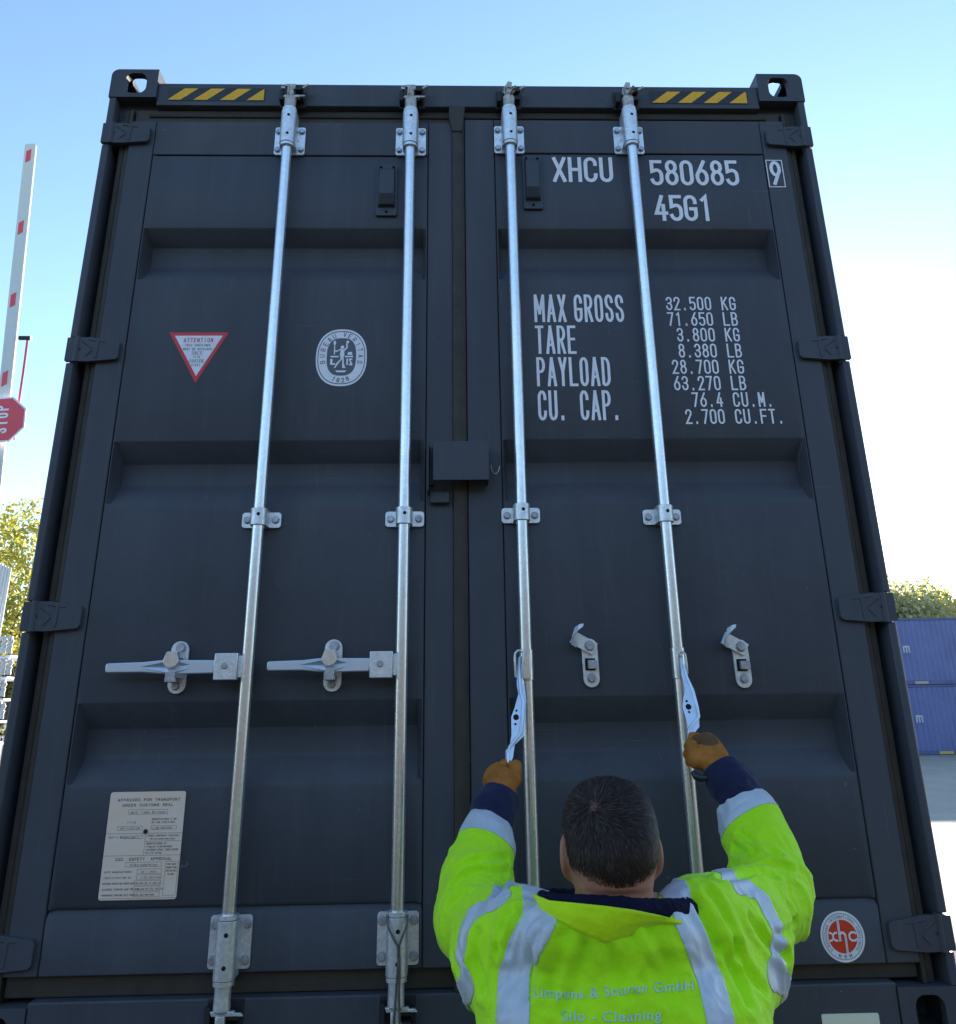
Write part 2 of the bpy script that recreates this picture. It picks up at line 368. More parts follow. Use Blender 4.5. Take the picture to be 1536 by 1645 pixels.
# unseen bank added behind the camera to keep low sky light off the doors
hm_ = mat('light_block_dark', (0.05, 0.04, 0.02), 0.95, bump=.8, bscale=2, var=.5, vscale=.6)
g = MB(); nx_ = 60; prof = [(-13, 0.005), (-15, 3.5), (-18, 6.0), (-24, 8.5), (-34, 9.5), (-60, 0.005)]
vs = [(-70+140*i/nx_, y+rng.normal(0, .3), max(.005, z+(rng.normal(0, .35) if z > .1 else 0))) for (y, z) in prof for i in range(nx_+1)]
g.add(vs, [(a*(nx_+1)+i, a*(nx_+1)+i+1, (a+1)*(nx_+1)+i+1, (a+1)*(nx_+1)+i)[::-1] for a in range(5) for i in range(nx_)])
tag(g.build('light_block_bank', hm_, smooth=60), kind='structure')
# ================================================================ CONTAINER
ct = thing('shipping_container', 'tall dark grey shipping container seen from its double doors, one man working at it', 'container', (0, 0, GZ))
W2 = 1.219; HT = 2.896; LEN = 12.19
Pn = M['paint']
# corner castings
def casting(sx, top):
    x1 = sx*W2; x0 = sx*(W2-0.162)
    xa, xb = min(x0, x1), max(x0, x1); z0, z1 = (HT-0.118, HT) if top else (0, 0.118)
    r = 0.026
    corners = [0, 0, 0, 0]
    if top: corners[2 if sx > 0 else 3] = 1
    else: corners[1 if sx > 0 else 0] = 1
    o = MB().prism(rrect(xa, xb, z0, z1, r, 6, corners), 0, 0.178).build('corner_casting', Pn)
    cs = []
    cs.append(MB().box(xa+0.028, xb-0.028, 0.028, 0.150, z0+(0.028 if top else 0.02), z1-(0.024 if top else 0.028)).build('c', Pn))
    cxm = (xa+xb)/2 - sx*0.006; czm = (z0+z1)/2+(0.0 if top else 0.0)
    cs.append(MB().prism(rrect(cxm-0.037, cxm+0.037, czm-0.042, czm+0.042, 0.026, 6), -0.02, 0.05).build('c', Pn))
    sp = stadium(0.089, czm, 0.036, 0.030, 3, 24)
    cs.append(MB().add([(x, a, b) for x in (x1-0.05, x1+0.05) for a, b in sp], [tuple(range(24)), tuple(range(47, 23, -1))]+[(i, i+24, (i+1) % 24+24, (i+1) % 24) for i in range(24)]).build('c', Pn))
    zt = z1 if top else z0
    sp = stadium(cxm, 0.089, 0.032, 0.060, 4, 24)
    cs.append(MB().prism_z(sp, zt-0.05, zt+0.05).build('c', Pn))
    boolean(o, cs); o.parent = ct
    b = o.modifiers.new('bevel', 'BEVEL'); b.width = 0.0025; b.segments = 2; b.limit_method = 'ANGLE'; b.angle_limit = radians(50)
    return o
for sx in (-1, 1):
    casting(sx, True); casting(sx, False)
    MB().box(min(sx*W2, sx*(W2-.162)), max(sx*W2, sx*(W2-.162)), LEN-.178, LEN, 0, .118).build('corner_casting', Pn, ct, bevel=.004)
    MB().box(min(sx*W2, sx*(W2-.162)), max(sx*W2, sx*(W2-.162)), LEN-.178, LEN, HT-.118, HT).build('corner_casting', Pn, ct, bevel=.004)
# corner posts: outer flange, deep channel, seen either side of the doors
HZ = [2.627, 1.829, 1.031, 0.232]     # hinge heights
for sx in (-1, 1):
    mb = MB()
    prof = [(-1.2185, .014), (-1.2172, .0085), (-1.2135, .0045), (-1.2085, .0030), (-1.194, .0030), (-1.192, .006), (-1.1915, .100), (-1.150, .100), (-1.128, .100), (-1.128, .16), (-1.2185, .16)]
    segs = []; zt = HT-0.118
    for hz in HZ:
        segs.append((hz+0.043, zt)); zt = hz-0.043
    segs.append((0.118, zt))
    for (a, b) in segs:
        mb.prism_z([(-sx*x, y) for x, y in prof], a, b)
    # channel carries on behind the hinges
    for hz in HZ:
        mb.prism_z([(-sx*x, y) for x, y in [(-1.2175, .030), (-1.1915, .030), (-1.1915, .100), (-1.128, .100), (-1.128, .16), (-1.2175, .16)]], hz-0.043, hz+0.043)
    mb.build('corner_post', Pn, ct, bevel=0.002)
    mb = MB().prism_z([(-sx*x, y) for x, y in [(-1.172, .0995), (-1.172, .042), (-1.168, .034), (-1.154, .029), (-1.150, .032), (-1.146, .025), (-1.1335, .021), (-1.1335, .0995)]], 0.12, 2.74)
    mb.build('jamb_gasket', M['gasket'], ct)
# header
hd = MB().add([(-1.056,.010,2.752),(1.056,.010,2.752),(1.056,.010,2.842),(-1.056,.010,2.842),
               (-1.056,.018,2.850),(1.056,.018,2.850),(1.056,.14,2.850),(-1.056,.14,2.850),
               (-1.056,.036,2.7485),(1.056,.036,2.7485),(1.056,.14,2.7485),(-1.056,.14,2.7485)],
              [(0,1,2,3),(3,2,5,4),(4,5,6,7),(8,9,1,0),(11,10,9,8),(7,6,10,11),(0,3,4,7,11,8),(1,9,10,6,5,2)])
hdr = hd.build('header_rail', Pn, ct, bevel=0.002)
for sx in (-1, 1):
    MB().box(min(sx*1.057, sx*1.1955), max(sx*1.057, sx*1.1955), .05, .14, 2.70, 2.778).build('header_end', Pn, ct)
MB().prism_z([(-1.13, .033), (1.13, .033), (1.13, .10), (-1.13, .10)], 2.640, 2.748).build('header_gasket', M['gasket'], ct, bevel=.003)
MB().tube([(-1.08, .032, 2.722), (1.08, .032, 2.722)], .007, 8).build('header_gasket', M['gasket'], ct)
# hazard tape on the header
for (x0, x1, flip) in ((-1.018, -0.683, 0), (0.668, 1.018, 1)):
    mb = MB(); z0, z1 = 2.7735, 2.8215
    mb.sheet([(x0, z0-.003), (x1, z0-.003), (x1, z1+.003), (x0, z1+.003)], .0085, 1)
    pitch = 0.092; sk = 0.058; bw = 0.048
    k0 = x0-0.004 if not flip else x0+0.006
    for k in range(4):
        a = k0+k*pitch
        poly = [(a, z0), (a+bw, z0), (a+bw+sk, z1), (a+sk, z1)]
        # clip at the right end
        lim = x1-0.004
        if a+bw+sk > lim:
            t = (lim-a)/sk
            poly = [(a, z0), (min(a+bw, lim), z0), (lim, z0), (lim, z0+(z1-z0)*min(1, t))]
            if t > 1: poly = [(a, z0), (lim, z0), (lim, z1), (a+sk, z1)]
            poly = [p for i, p in enumerate(poly) if i == 0 or p != poly[i-1]]
        if a+0 < x0: poly = [(max(x, x0), z) for x, z in poly]
        mb.sheet(poly, .0078, 0)
    mb.build('hazard_stripe', [M['yellow'], M['blackv']], hdr, smooth=0)
# sill
sl = MB()
sl.box(-1.056, 1.056, .004, .14, -.03, .128)
sill = sl.build('door_sill', Pn, ct, bevel=.004)
MB().prism_z([(-1.13, .035), (1.13, .035), (1.13, .10), (-1.13, .10)], .129, .26).build('sill_gasket', M['gasket'], ct, bevel=.003)
a = atc(1320, 1630, .0); b = atc(1412, 1630, 0.)
MB().prism(rrect(a.x, b.x, -.02, a.z, .004), .0005, .0039).build('marking_plate', M['creamplate'], sill)
# walls, roof, floor
mb = MB()
for sx in (-1, 1):
    y = .16; k = 0; pts = []
    while y < LEN-.17:
        for dy, dx in ((0, 0), (.07, 0), (.105, .034), (.175, .034)):
            if y+dy < LEN-.16: pts.append((sx*(W2-.004-dx), y+dy))
        y += .21
    pts.append((sx*(W2-.004), LEN-.16)); n = len(pts)
    m2 = MB(); vs = [(x, yy, .15) for x, yy in pts]+[(x, yy, 2.80) for x, yy in pts]
    f = [(i, i+1, i+1+n, i+n) for i in range(n-1)]
    if sx < 0: f = [q[::-1] for q in f]
    m2.add(vs, f); m2.box(min(sx*(W2-.06), sx*(W2-.001)), max(sx*(W2-.06), sx*(W2-.001)), .178, LEN-.178, 0, .15); m2.box(min(sx*(W2-.06), sx*(W2-.001)), max(sx*(W2-.06), sx*(W2-.001)), .178, LEN-.178, 2.80, 2.86)
    m2.build('side_wall', Pn, ct, smooth=0)
MB().box(-1.16, 1.16, .141, LEN-.02, 2.835, 2.846).build('roof', Pn, ct)
MB().box(-1.157, 1.157, .141, LEN-.05, .10, .149).build('floor', M['dark'], ct)
MB().box(-1.157, 1.157, LEN-.05, LEN-.01, .15, 2.83).build('front_wall', Pn, ct)

# ---------------------------------------------------------------- doors
CORR = [(2.267, 2.2285, 2.1504, 2.0705), (1.5377, 1.4826, 1.4159, 1.3405), (0.8038, 0.7363, 0.663, 0.5962)]
YF = 0.012
def door(sx, label):
    """sx -1 left leaf, +1 right leaf; built hinge side at |x|=1.130"""
    xo = 1.130; so = 1.045
    if sx < 0: xi, si = 0.028, 0.1135; zt, zb = 2.686, 0.178; zs_t, zs_b = 2.549, 0.312
    else: xi, si = 0.012, 0.1140; zt, zb = 2.700, 0.166; zs_t, zs_b = 2.562, 0.302
    d = thing_part = bpy.data.objects.new('door', None); COL.objects.link(d); d.parent = ct
    lf = MB()
    X = lambda v: sx*v
    def bx(xa, xb, z0, z1, y0=YF, y1=.095): lf.box(min(X(xa), X(xb)), max(X(xa), X(xb)), y0, y1, z0, z1)
    g_ = 0.0016
    bx(so+g_, xo, zb, zt); bx(xi, si-g_, zb, zt)
    bx(si, so, zs_t+g_, zt, YF+.0004)
    # bottom rail, slightly proud with a sloping upper edge
    a, b = min(X(si), X(so)), max(X(si), X(so))
    lf.add([(a, YF+.0004, zb), (b, YF+.0004, zb), (b, YF+.0004, zs_b-.012), (a, YF+.0004, zs_b-.012), (a, YF+.013, zs_b+.006), (b, YF+.013, zs_b+.006), (a, .095, zb), (b, .095, zb), (a, .095, zs_b+.006), (b, .095, zs_b+.006)],
           [(0,1,2,3), (3,2,5,4), (4,5,9,8), (0,6,7,1), (6,8,9,7), (0,3,4,8,6), (1,7,9,5,2)])
    fr = lf.build('door_frame', Pn, d, bevel=0.0028, seg=2)
    # corrugated panel
    zz = []; yp = YF+.002
    zz.append((zs_t-g_, yp+.004)); zz.append((zs_t-g_-.0025, yp))
    for c in CORR:
        dz = 0.0 if sx < 0 else 0.0
        dpt = 0.068
        for z_, y_ in ((c[0]+.002, 0), (c[0]-.002, .002), (c[1]+.002, dpt-.002), (c[1]-.002, dpt), (c[2]+.010, dpt), (c[2]-.006, dpt-.003), (c[3]+.008, .003), (c[3]-.006, 0)):
            zz.append((z_+dz, yp+y_))
    zz.append((zs_b+.007, yp+.0003 if False else YF+.0128))
    if sx: zz.insert(-1, (zs_b+.016, yp))
    zz = sorted(zz, key=lambda t: -t[0])
    cols = [X(si), X(si+.0025), X(si+.005), X(si+.017), X(so-.017), X(so-.005), X(so-.0025), X(so)]
    kk = [0, 0, 0, 1, 1, 0, 0, 0]; lip = [.004, 0, 0, 0, 0, 0, 0, .004]
    vs = []; 
    for z_, y_ in zz:
        for c_, k_, l_ in zip(cols, kk, lip):
            vs.append((c_, (y_ if k_ else yp)+l_ if y_ > yp+.0005 or not l_ else yp+l_, z_))
    n = len(cols); fs = []
    for i in range(len(zz)-1):
        for j in range(n-1):
            q = (i*n+j, (i+1)*n+j, (i+1)*n+j+1, i*n+j+1)
            fs.append(q if sx > 0 else q[::-1])
    MB().add(vs, fs).build('door_panel', Pn, d, smooth=50)
    # backing so that the seams stay dark
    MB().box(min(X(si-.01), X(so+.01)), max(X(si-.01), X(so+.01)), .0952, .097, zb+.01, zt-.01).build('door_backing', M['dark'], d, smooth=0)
    # hinges
    for hz in HZ:
        mb = MB()
        h = .0385
        pl = [(-1.2190, hz+h), (-1.150, hz+h+.001), (-1.098, hz+h-.007), (-1.062, hz+h-.012), (-1.058, hz+h-.018), (-1.058, hz-h+.012), (-1.066, hz-h+.004), (-1.150, hz-h-.003), (-1.2190, hz-h)]
        fx = lambda v: -v if sx > 0 else v
        mb.prism([(fx(x), z) for x, z in pl], -.004, .011)
        # weld pad between blade and post, pin boss
        mb.box(min(fx(-1.192), fx(-1.150)), max(fx(-1.192), fx(-1.150)), .0115, .028, hz-h+.004, hz+h-.004)
        mb.cyl((fx(-1.1875), -.001, hz-h-.003), (fx(-1.1875), -.001, hz+h+.003), .0085, n=14)
        # raised reinforcing ribs, a K lying on its side
        def rib(p, q, t=.0035):
            p = Vector((fx(p[0]), -.0042, hz+p[1])); q = Vector((fx(q[0]), -.0042, hz+q[1]))
            mb.tube([p, q], [t, t*.6], 6)
        rib((-1.172, .026), (-1.140, .002)); rib((-1.140, -.004), (-1.158, -.026)); rib((-1.152, .030), (-1.100, .022), .0028)
        mb.prism([(fx(x), z) for x, z in [(-1.131, hz-h+.008), (-1.122, hz-h+.008), (-1.120, hz+h-.012), (-1.129, hz+h-.012)]], -.0062, -.0038)
        mb.cyl((fx(-1.178), -.0035, hz), (fx(-1.178), -.0055, hz), .0045, n=10, mi=1)
        mb.build('hinge', [Pn, M['dark']], d, bevel=.0018)
    return d
doorL = door(-1, ''); doorR = door(1, '')
doorL['label'] = 'left door with its lock handles latched'; doorR['label'] = 'right door with printed numbers and its handles swung free'
# centre gasket on the left leaf / overlap
gk = MB().prism_z([(-.0335, .011), (-.030, .004), (-.020, .001), (-.004, .002), (.004, .0065), (.0095, .011), (.0095, .06), (-.0335, .06)], .13, 2.735)
gk.build('centre_gasket', M['gasket'], doorR)
MB().prism([(-.043, 2.700), (-.030, 2.640), (.004, 2.640), (.014, 2.742), (-.042, 2.752)], -.003, .009).build('gasket_cap', M['gasket'], doorR, bevel=.003)

# ---------------------------------------------------------------- locking gear
RY = -.033; RR = .0168
RODS = [(-.5845, doorL, 0), (-.1725, doorL, 0), (.1648, doorR, 1), (.5785, doorR, 1)]
def ring_plate(mb, x, z0, z1, hw, y0, y1, r=.008):
    mb.prism(rrect(x-hw, x+hw, z0, z1, r), y0, y1)
def cam_mesh(mb, cx, zc, up, rot):
    """cam claw on the end of a locking rod. up=+1 top end. rot turns it about the rod"""
    R = Matrix.Rotation(rot, 3, 'Z')
    def T(p): q = R @ Vector(p); return (cx+q.x, RY+q.y, zc+up*q.z)
    def blk(x0, x1, y0, y1, z0, z1, tx=0, mi=0):
        v = [(x0,y0,z0),(x1,y0,z0),(x1,y1,z0),(x0,y1,z0),(x0+tx,y0,z1),(x1+tx,y0,z1),(x1+tx,y1,z1),(x0+tx,y1,z1)]
        f = [(0,3,2,1),(4,5,6,7),(0,1,5,4),(1,2,6,5),(2,3,7,6),(3,0,4,7)]
        if up < 0: f = [q[::-1] for q in f]
        mb.add([T(p) for p in v], f, mi)
    # hub
    mb.cyl(T((0, 0, -.030)), T((0, 0, -.004)), .0195, .0205, n=18); mb.cyl(T((0, 0, -.004)), T((0, 0, .004)), .0205, .015, n=18)
    # lower wing, upright web, upper wing: a claw open to the right
    blk(-.026, .030, -.006, .008, .000, .010, .004); blk(.028, .046, -.004, .006, .004, .011, .006)
    blk(-.012, .010, -.008, .009, .009, .046); blk(-.010, -.004, -.014, -.0078, .012, .044)
    blk(-.020, .012, -.007, .008, .045, .055); blk(-.032, -.019, -.006, .006, .036, .047, -.003)
    blk(.004, .014, -.010, .006, .030, .052, .004)
def keeper_mesh(mb, cx, zc, up):
    # forged keeper bolted to the header / sill, dark painted, with two small bright lugs
    def b(x0, x1, y0, y1, z0, z1, mi=0):
        mb.box(cx+x0, cx+x1, y0, y1, min(zc+up*z0, zc+up*z1), max(zc+up*z0, zc+up*z1), mi)
    b(-.042, .046, .0005, .009, -.014, .062)
    b(.014, .036, -.040, .0003, .030, .052); b(.012, .040, -.030, .0003, .004, .020)
    b(-.040, -.026, -.034, .0003, -.006, .034)
    mb.prism([(cx+.036, zc+up*.046), (cx+.056, zc+up*.060), (cx+.060, zc+up*.054), (cx+.040, zc+up*.038)], -.036, -.012, 1)
for (x, d, opened) in RODS:
    zt = 2.700; zb = .168
    mb = MB(); mb.cyl((x, RY, .05+.065), (x, RY, 2.74), RR, n=28)
    rd = mb.build('locking_rod', M['zinc_rod'], d)
    for top in (1, 0):
        dz = .010 if d is doorR else 0
        mb = MB()
        if top: z0, z1, s0, s1 = 2.546+dz, 2.657+dz, 2.560+dz, 2.690+dz
        else: z0, z1, s0, s1 = .188, .303, .176, .300
        ring_plate(mb, x, z0, z1, .0515, .004, .0116)
        mb.cyl((x, RY, s0), (x, RY, s1), .0262, n=32)
        mb.box(x-.0262, x+.0262, RY, .0045, s0+.001, s1-.001)
        for (ca, cb) in ((s0-.012, s0-.0015), (s1+.0015, s1+.012)):
            mb.cyl((x, RY, ca), (x, RY, cb), .0245 if top or ca > .29 else .0250, n=32)
        mb.cyl((x, RY, s0-.0014), (x, RY, s0-.0002), .0215, n=24, mi=2); mb.cyl((x, RY, s1+.0002), (x, RY, s1+.0014), .0215, n=24, mi=2)
        for hz in (s0+.028, s1-.028):
            an = .12; mb.cyl((x+sin(an)*.0262, RY-cos(an)*.0262+.002, hz), (x+sin(an)*.0268, RY-cos(an)*.0268, hz), .0052, n=16, mi=2)
        for bx_ in (-.0395, .0395):
            for bz in (z0+.019, z1-.019): mb.bolt(x+bx_, .004, bz, .0092, .007, 1)
            mb.prism([(x+bx_*.70, (z0+z1)/2-.003), (x+bx_*.80, (z0+z1)/2), (x+bx_*.70, (z0+z1)/2+.003)], .001, .0038, 0)
        mb.build('rod_bracket', [M['zinc'], M['bolt'], M['hole']], d, bevel=.0012)
        rot = (-1.15 if x < .4 else -1.35) if opened else 0.0
        mb = MB(); 
        if top: mb.cyl((x, RY, 2.70+dz), (x, RY, 2.728+dz), .0195, n=24); cam_mesh(mb, x, 2.750+dz, 1, rot)
        else: mb.cyl((x, RY, .128), (x, RY, .164), .0195, n=24); cam_mesh(mb, x, .112, -1, rot)
        mb.build('cam', M['worn'] if top else M['zinc'], rd, bevel=.0014)
    # middle guide
    gz = 1.294 + (.008 if x == .1648 else 0)
    mb = MB(); ring_plate(mb, x, gz-.0225, gz+.0225, .0560, .004, .0116, .009)
    mb.cyl((x, RY, gz-.023), (x, RY, gz+.025), .0235, n=32); mb.box(x-.0235, x+.0235, RY, .0045, gz-.022, gz+.024)
    mb.cyl((x+.003, RY-.0222, gz+.006), (x+.003, RY-.0240, gz+.006), .0050, n=16, mi=2)
    for bx_ in (-.0405, .0405): mb.bolt(x+bx_, .004, gz, .0092, .007, 1)
    mb.build('rod_guide', [M['zinc'], M['bolt'], M['hole']], d, bevel=.0012)
    for up, zc, par in ((1, 2.750, hdr), (-1, .112, sill)):
        mb = MB(); keeper_mesh(mb, x, zc, up); mb.build('cam_keeper', [M['dark'], M['worn']], par, bevel=.0015)

# latched handles on the left door
def closed_handle(xrod, xtip):
    z = .8900
    hx = xrod-.022
    # hub
    mb = MB(); mb.box(hx-.062, hx-.001, -.056, -.020, z-.034, z+.034); mb.box(hx-.0008, xrod-.010, -.046, -.026, z-.028, z+.028)
    mb.cyl((hx-.034, -.0562, z+.002), (hx-.034, -.060, z+.002), .009, n=16, mi=1)
    mb.build('handle_hub', [M['zinc'], M['bolt']], doorL, bevel=.004)
    # blade: flat bar, folded wedge in the middle
    xa = hx-.062; L = xa-xtip
    P = lambda t: xtip+t*L
    mb = MB()
    secs = [(0, .0100, -.040, .0), (.02, .0122, -.040, .0), (.35, .0135, -.042, .001), (.50, .0175, -.044, .001), (.66, .0185, -.046, 0), (.80, .0178, -.046, 0), (1.0, .0170, -.046, 0)]
    vs = []
    for t, hh, y, dzz in secs:
        vs += [(P(t), y-.005, z+dzz-hh), (P(t), y-.005, z+dzz+hh), (P(t), y+.005, z+dzz+hh), (P(t), y+.005, z+dzz-hh)]
    n = len(secs); f = []
    for i in range(n-1):
        for k in range(4): f.append((i*4+k, (i)*4+(k+1) % 4, (i+1)*4+(k+1) % 4, (i+1)*4+k))
    f += [(3, 2, 1, 0), tuple((n-1)*4+k for k in range(4))]
    mb.add(vs, f)
    # raised fold (two thin tapering ribs) and shallow stamp
    mb.add([(P(.32), -.0475, z+.002), (P(.62), -.062, z+.016), (P(.78), -.0515, z+.006), (P(.62), -.0495, z-.002)], [(0, 3, 1), (3, 2, 1), (0, 1, 3)][:2])
    mb.add([(P(.32), -.0475, z+.000), (P(.62), -.0495, z-.002), (P(.78), -.0515, z-.002), (P(.62), -.060, z-.016)], [(0, 3, 1), (1, 3, 2)])
    mb.build('lock_handle', [M['blade']], doorL, bevel=.003, smooth=30)
    # retainer
    xc = xtip+L*.60+.005
    mb = MB(); mb.prism(rrect(xc-.024, xc+.024, z-.066, z+.070, .0235, 8), .002, .0116)
    mb.bolt(xc+.003, .002, z+.052, .0115, .009, 1, .5); mb.bolt(xc-.002, .002, z-.046, .0098, .008, 1, .2)
    mb.prism([(xc-.015, z+.038), (xc+.011, z+.038), (xc+.020, z+.014), (xc+.012, z+.003), (xc-.002, z-.003), (xc-.014, z+.001), (xc-.024, z+.013)], -.064, -.0525, 2)
    mb.box(xc-.016, xc+.012, -.053, .003, z+.024, z+.040, 2)
    mb.box(xc-.015, xc+.014, -.058, .003, z-.038, z-.0265, 1); mb.box(xc-.013, xc+.012, -.062, -.0515, z-.0375, z-.012, 1)
    mb.build('handle_retainer', [M['zinc'], M['bolt'], M['zinc_rod']], doorL, bevel=.003)
closed_handle(-.5845, -.9575); closed_handle(-.1725, -.531)
# free retainers on the right door
for (cx_, cz_) in ((.3440, .900), (.7640, .893)):
    mb = MB(); mb.prism(rotpoly(rrect(cx_-.022, cx_+.022, cz_-.074, cz_+.054, .0215, 8), (cx_, cz_), .02), .002, .0116)
    mb.bolt(cx_+.001, .002, cz_-.050, .0105, .008, 1, .3)
    mb.box(cx_-.015, cx_+.013, .0005, .0019, cz_-.030, cz_+.002, 3); mb.box(cx_-.009, cx_+.016, -.020, .0003, cz_-.026, cz_-.004, 1)
    # swung catch, pivoting on the top bolt, its hook curling up to the left
    p = (cx_-.002, cz_+.034)
    mb.prism(rotpoly([(p[0]-.018, p[1]-.018), (p[0]+.018, p[1]-.018), (p[0]+.018, p[1]+.016), (p[0]-.052, p[1]+.018), (p[0]-.052, p[1]-.016)], p, -.48), -.010, .0013, 0)
    mb.bolt(p[0], -.0102, p[1], .0115, .009, 1, .1)
    q = rotpoly([(p[0]-.046, p[1]+.001)], p, -.48)[0]
    hook = [Vector((q[0]+.006, -.012, q[1]-.012)), Vector((q[0]-.008, -.030, q[1]-.004)), Vector((q[0]-.008, -.048, q[1]+.012)), Vector((q[0]+.006, -.054, q[1]+.024)), Vector((q[0]+.018, -.052, q[1]+.030))]
    vs = []
    for i, h_ in enumerate(hook):
        wd = [.016, .018, .015, .010, .005][i]; nx = Vector((.45, 0, -.9))
        nx = Vector((.35, .35, .87)).normalized()
        vs += [h_-nx*wd, h_+nx*wd, h_+nx*wd+Vector((.004, .004, 0)), h_-nx*wd+Vector((.004, .004, 0))]
    f = []
    for i in range(4):
        for k in range(4): f.append((i*4+k, (i+1)*4+k, (i+1)*4+(k+1) % 4, i*4+(k+1) % 4))
    f += [(0, 1, 2, 3), (19, 18, 17, 16)]
    mb.add(vs, f, 0)
    mb.build('handle_retainer', [M['zinc'], M['bolt'], M['zinc_rod'], M['hole']], doorR, bevel=.0018)

# free handles held by the man
def blade(outline, yfun, thick, holes, name, edge=None):
    """outline: photo points; yfun depth by v; a bent steel blade of real thickness"""
    mb = MB(); n = len(outline)
    fr = [atc(u, v, yfun(u, v)) for u, v in outline]
    bk = [p+Vector((.0, thick, .0)) for p in fr]
    mb.add([tuple(p) for p in fr+bk], [tuple(range(n-1, -1, -1)), tuple(range(n, 2*n))]+[(i, (i+1) % n, (i+1) % n+n, i+n) for i in range(n)])
    for (u, v, r) in holes:
        p = atc(u, v, yfun(u, v)); nn = (atc(u+6, v, yfun(u+6, v))-p).cross(atc(u, v+6, yfun(u, v+6))-p).normalized(); nn = nn if nn.y < 0 else -nn; mb.cyl(p+nn*.0012, p-nn*.001, r, n=16, mi=1)
    return mb
def px(z, ox, oy, s=5.14): return [(ox+a/s, oy+b/s) for a, b in z]
# left one (third rod)
yf3 = lambda u, v: -.066-(v-1090)/145*.075
o3 = px([(372,300),(384,278),(398,290),(400,440),(430,560),(440,650),(425,900),(418,940),(345,1010),(330,1110),(300,1205),(288,1210),(270,1170),(270,1060),(305,1010),(318,930),(316,780),(345,700),(375,590),(362,520),(362,450)], 760, 1000)
hm = blade(o3, yf3, .007, [(760+359/5.14, 1000+728/5.14, .0030), (760+355/5.14, 1000+783/5.14, .0075), (760+350/5.14, 1000+840/5.14, .0030)], 'lock_handle')
# folded edge rib down the right side
rb = px([(384,290),(383,450),(395,580),(420,660),(395,910),(300,1030),(285,1090),(288,1205)], 760, 1000)
hm.tube([atc(u, v, yf3(u, v)-.004) for u, v in rb], [.004, .0045, .0045, .005, .005, .004, .004, .002], 8)
hm.build('lock_handle', [M['blade'], M['hole']], doorR, smooth=40)
mb = MB()   # folded hub clip around the end of the handle
cl = px([(352,455),(345,300),(348,255),(370,232),(395,232),(412,250),(414,290),(412,460)], 760, 1000)
mb.tube([atc(u, v, -.070) for u, v in cl], .0035, 8)
mb.prism([(p.x, p.z) for p in [atc(u, v, -.064) for u, v in px([(410,236),(440,240),(466,275),(476,440),(468,468),(412,466)], 760, 1000)]], -.066, -.036, 1)
mb.cyl((.1648, RY, .845), (.1648, RY, .925), .0195, n=24, mi=1)
mb.build('handle_hub', [M['zinc'], M['zinc_rod']], doorR, bevel=.0015)
# right one (fourth rod)
yf4 = lambda u, v: -.066-(v-1060)/130*.070
o4 = px([(268,262),(288,262),(300,330),(330,430),(382,550),(420,700),(436,780),(428,810),(430,860),(400,900),(365,990),(345,990),(330,965),(328,900),(330,840),(312,770),(290,700),(295,640),(310,560),(298,490),(284,440)], 1040, 1000)
hm = blade(o4, yf4, .007, [(1040+325/5.14, 1000+650/5.14, .0030), (1040+340/5.14, 1000+697/5.14, .0075), (1040+345/5.14, 1000+740/5.14, .0030)], 'lock_handle')
rb = px([(296,345),(330,460),(375,560),(412,700),(424,778),(340,885),(336,960)], 1040, 1000)
hm.tube([atc(u, v, yf4(u, v)-.003) for u, v in rb], [.003, .004, .0045, .0045, .0045, .0035, .002], 8)
hm.build('lock_handle', [M['blade'], M['hole']], doorR, smooth=40)
mb = MB()
for cl in ([(330,425),(322,330),(312,262),(290,240),(268,240),(248,262),(246,300),(262,440)],):
    mb.tube([atc(u, v, -.072) for u, v in px(cl, 1040, 1000)], .0034, 8)
mb.cyl((.5785, RY, .845), (.5785, RY, .925), .0195, n=24, mi=1)
p = atc(1040+275/5.14, 1000+262/5.14, -.07); mb.cyl(p, p+Vector((0, .03, 0)), .006, n=14, mi=1)
mb.build('handle_hub', [M['zinc'], M['zinc_rod']], doorR, bevel=.001)

# lock box cover over the door joint
a = atc(693, 709, -.055); b = atc(786, 771, -.055)
mb = MB(); x0, x1, z0, z1 = a.x, b.x, b.z, a.z
mb.box(x0+.006, x1, -.058, -.054, z0, z1); mb.box(x0+.006, x1, -.0539, .010, z1-.004, z1-.0005)
mb.box(x1-.004, x1-.0005, -.0539, .010, z0-.0, z1-.0045)
mb.prism([(x0-.012, z0-.028), (x0-.007, z0-.028), (x0-.007, z1+.004), (x0-.012, z1+.004)], -.046, .0115)
mb.box(x0-.0068, x0+.0058, -.004, .0115, z0, z1)
mb.build('lock_box', Pn, doorR, bevel=.0015)
a = atc(691, 790, -.006); b = atc(722, 808, -.006)
MB().box(a.x, b.x, -.010, .0115, b.z, a.z).build('lock_box_catch', Pn, doorL, bevel=.003)
hk = [atc(u, v, -.006) for u, v in ((789, 747), (790, 755), (793, 760), (797, 761), (801, 757), (803, 749))]
MB().tube(hk, .0016, 8).build('wire_hook', M['bolt'], doorR)
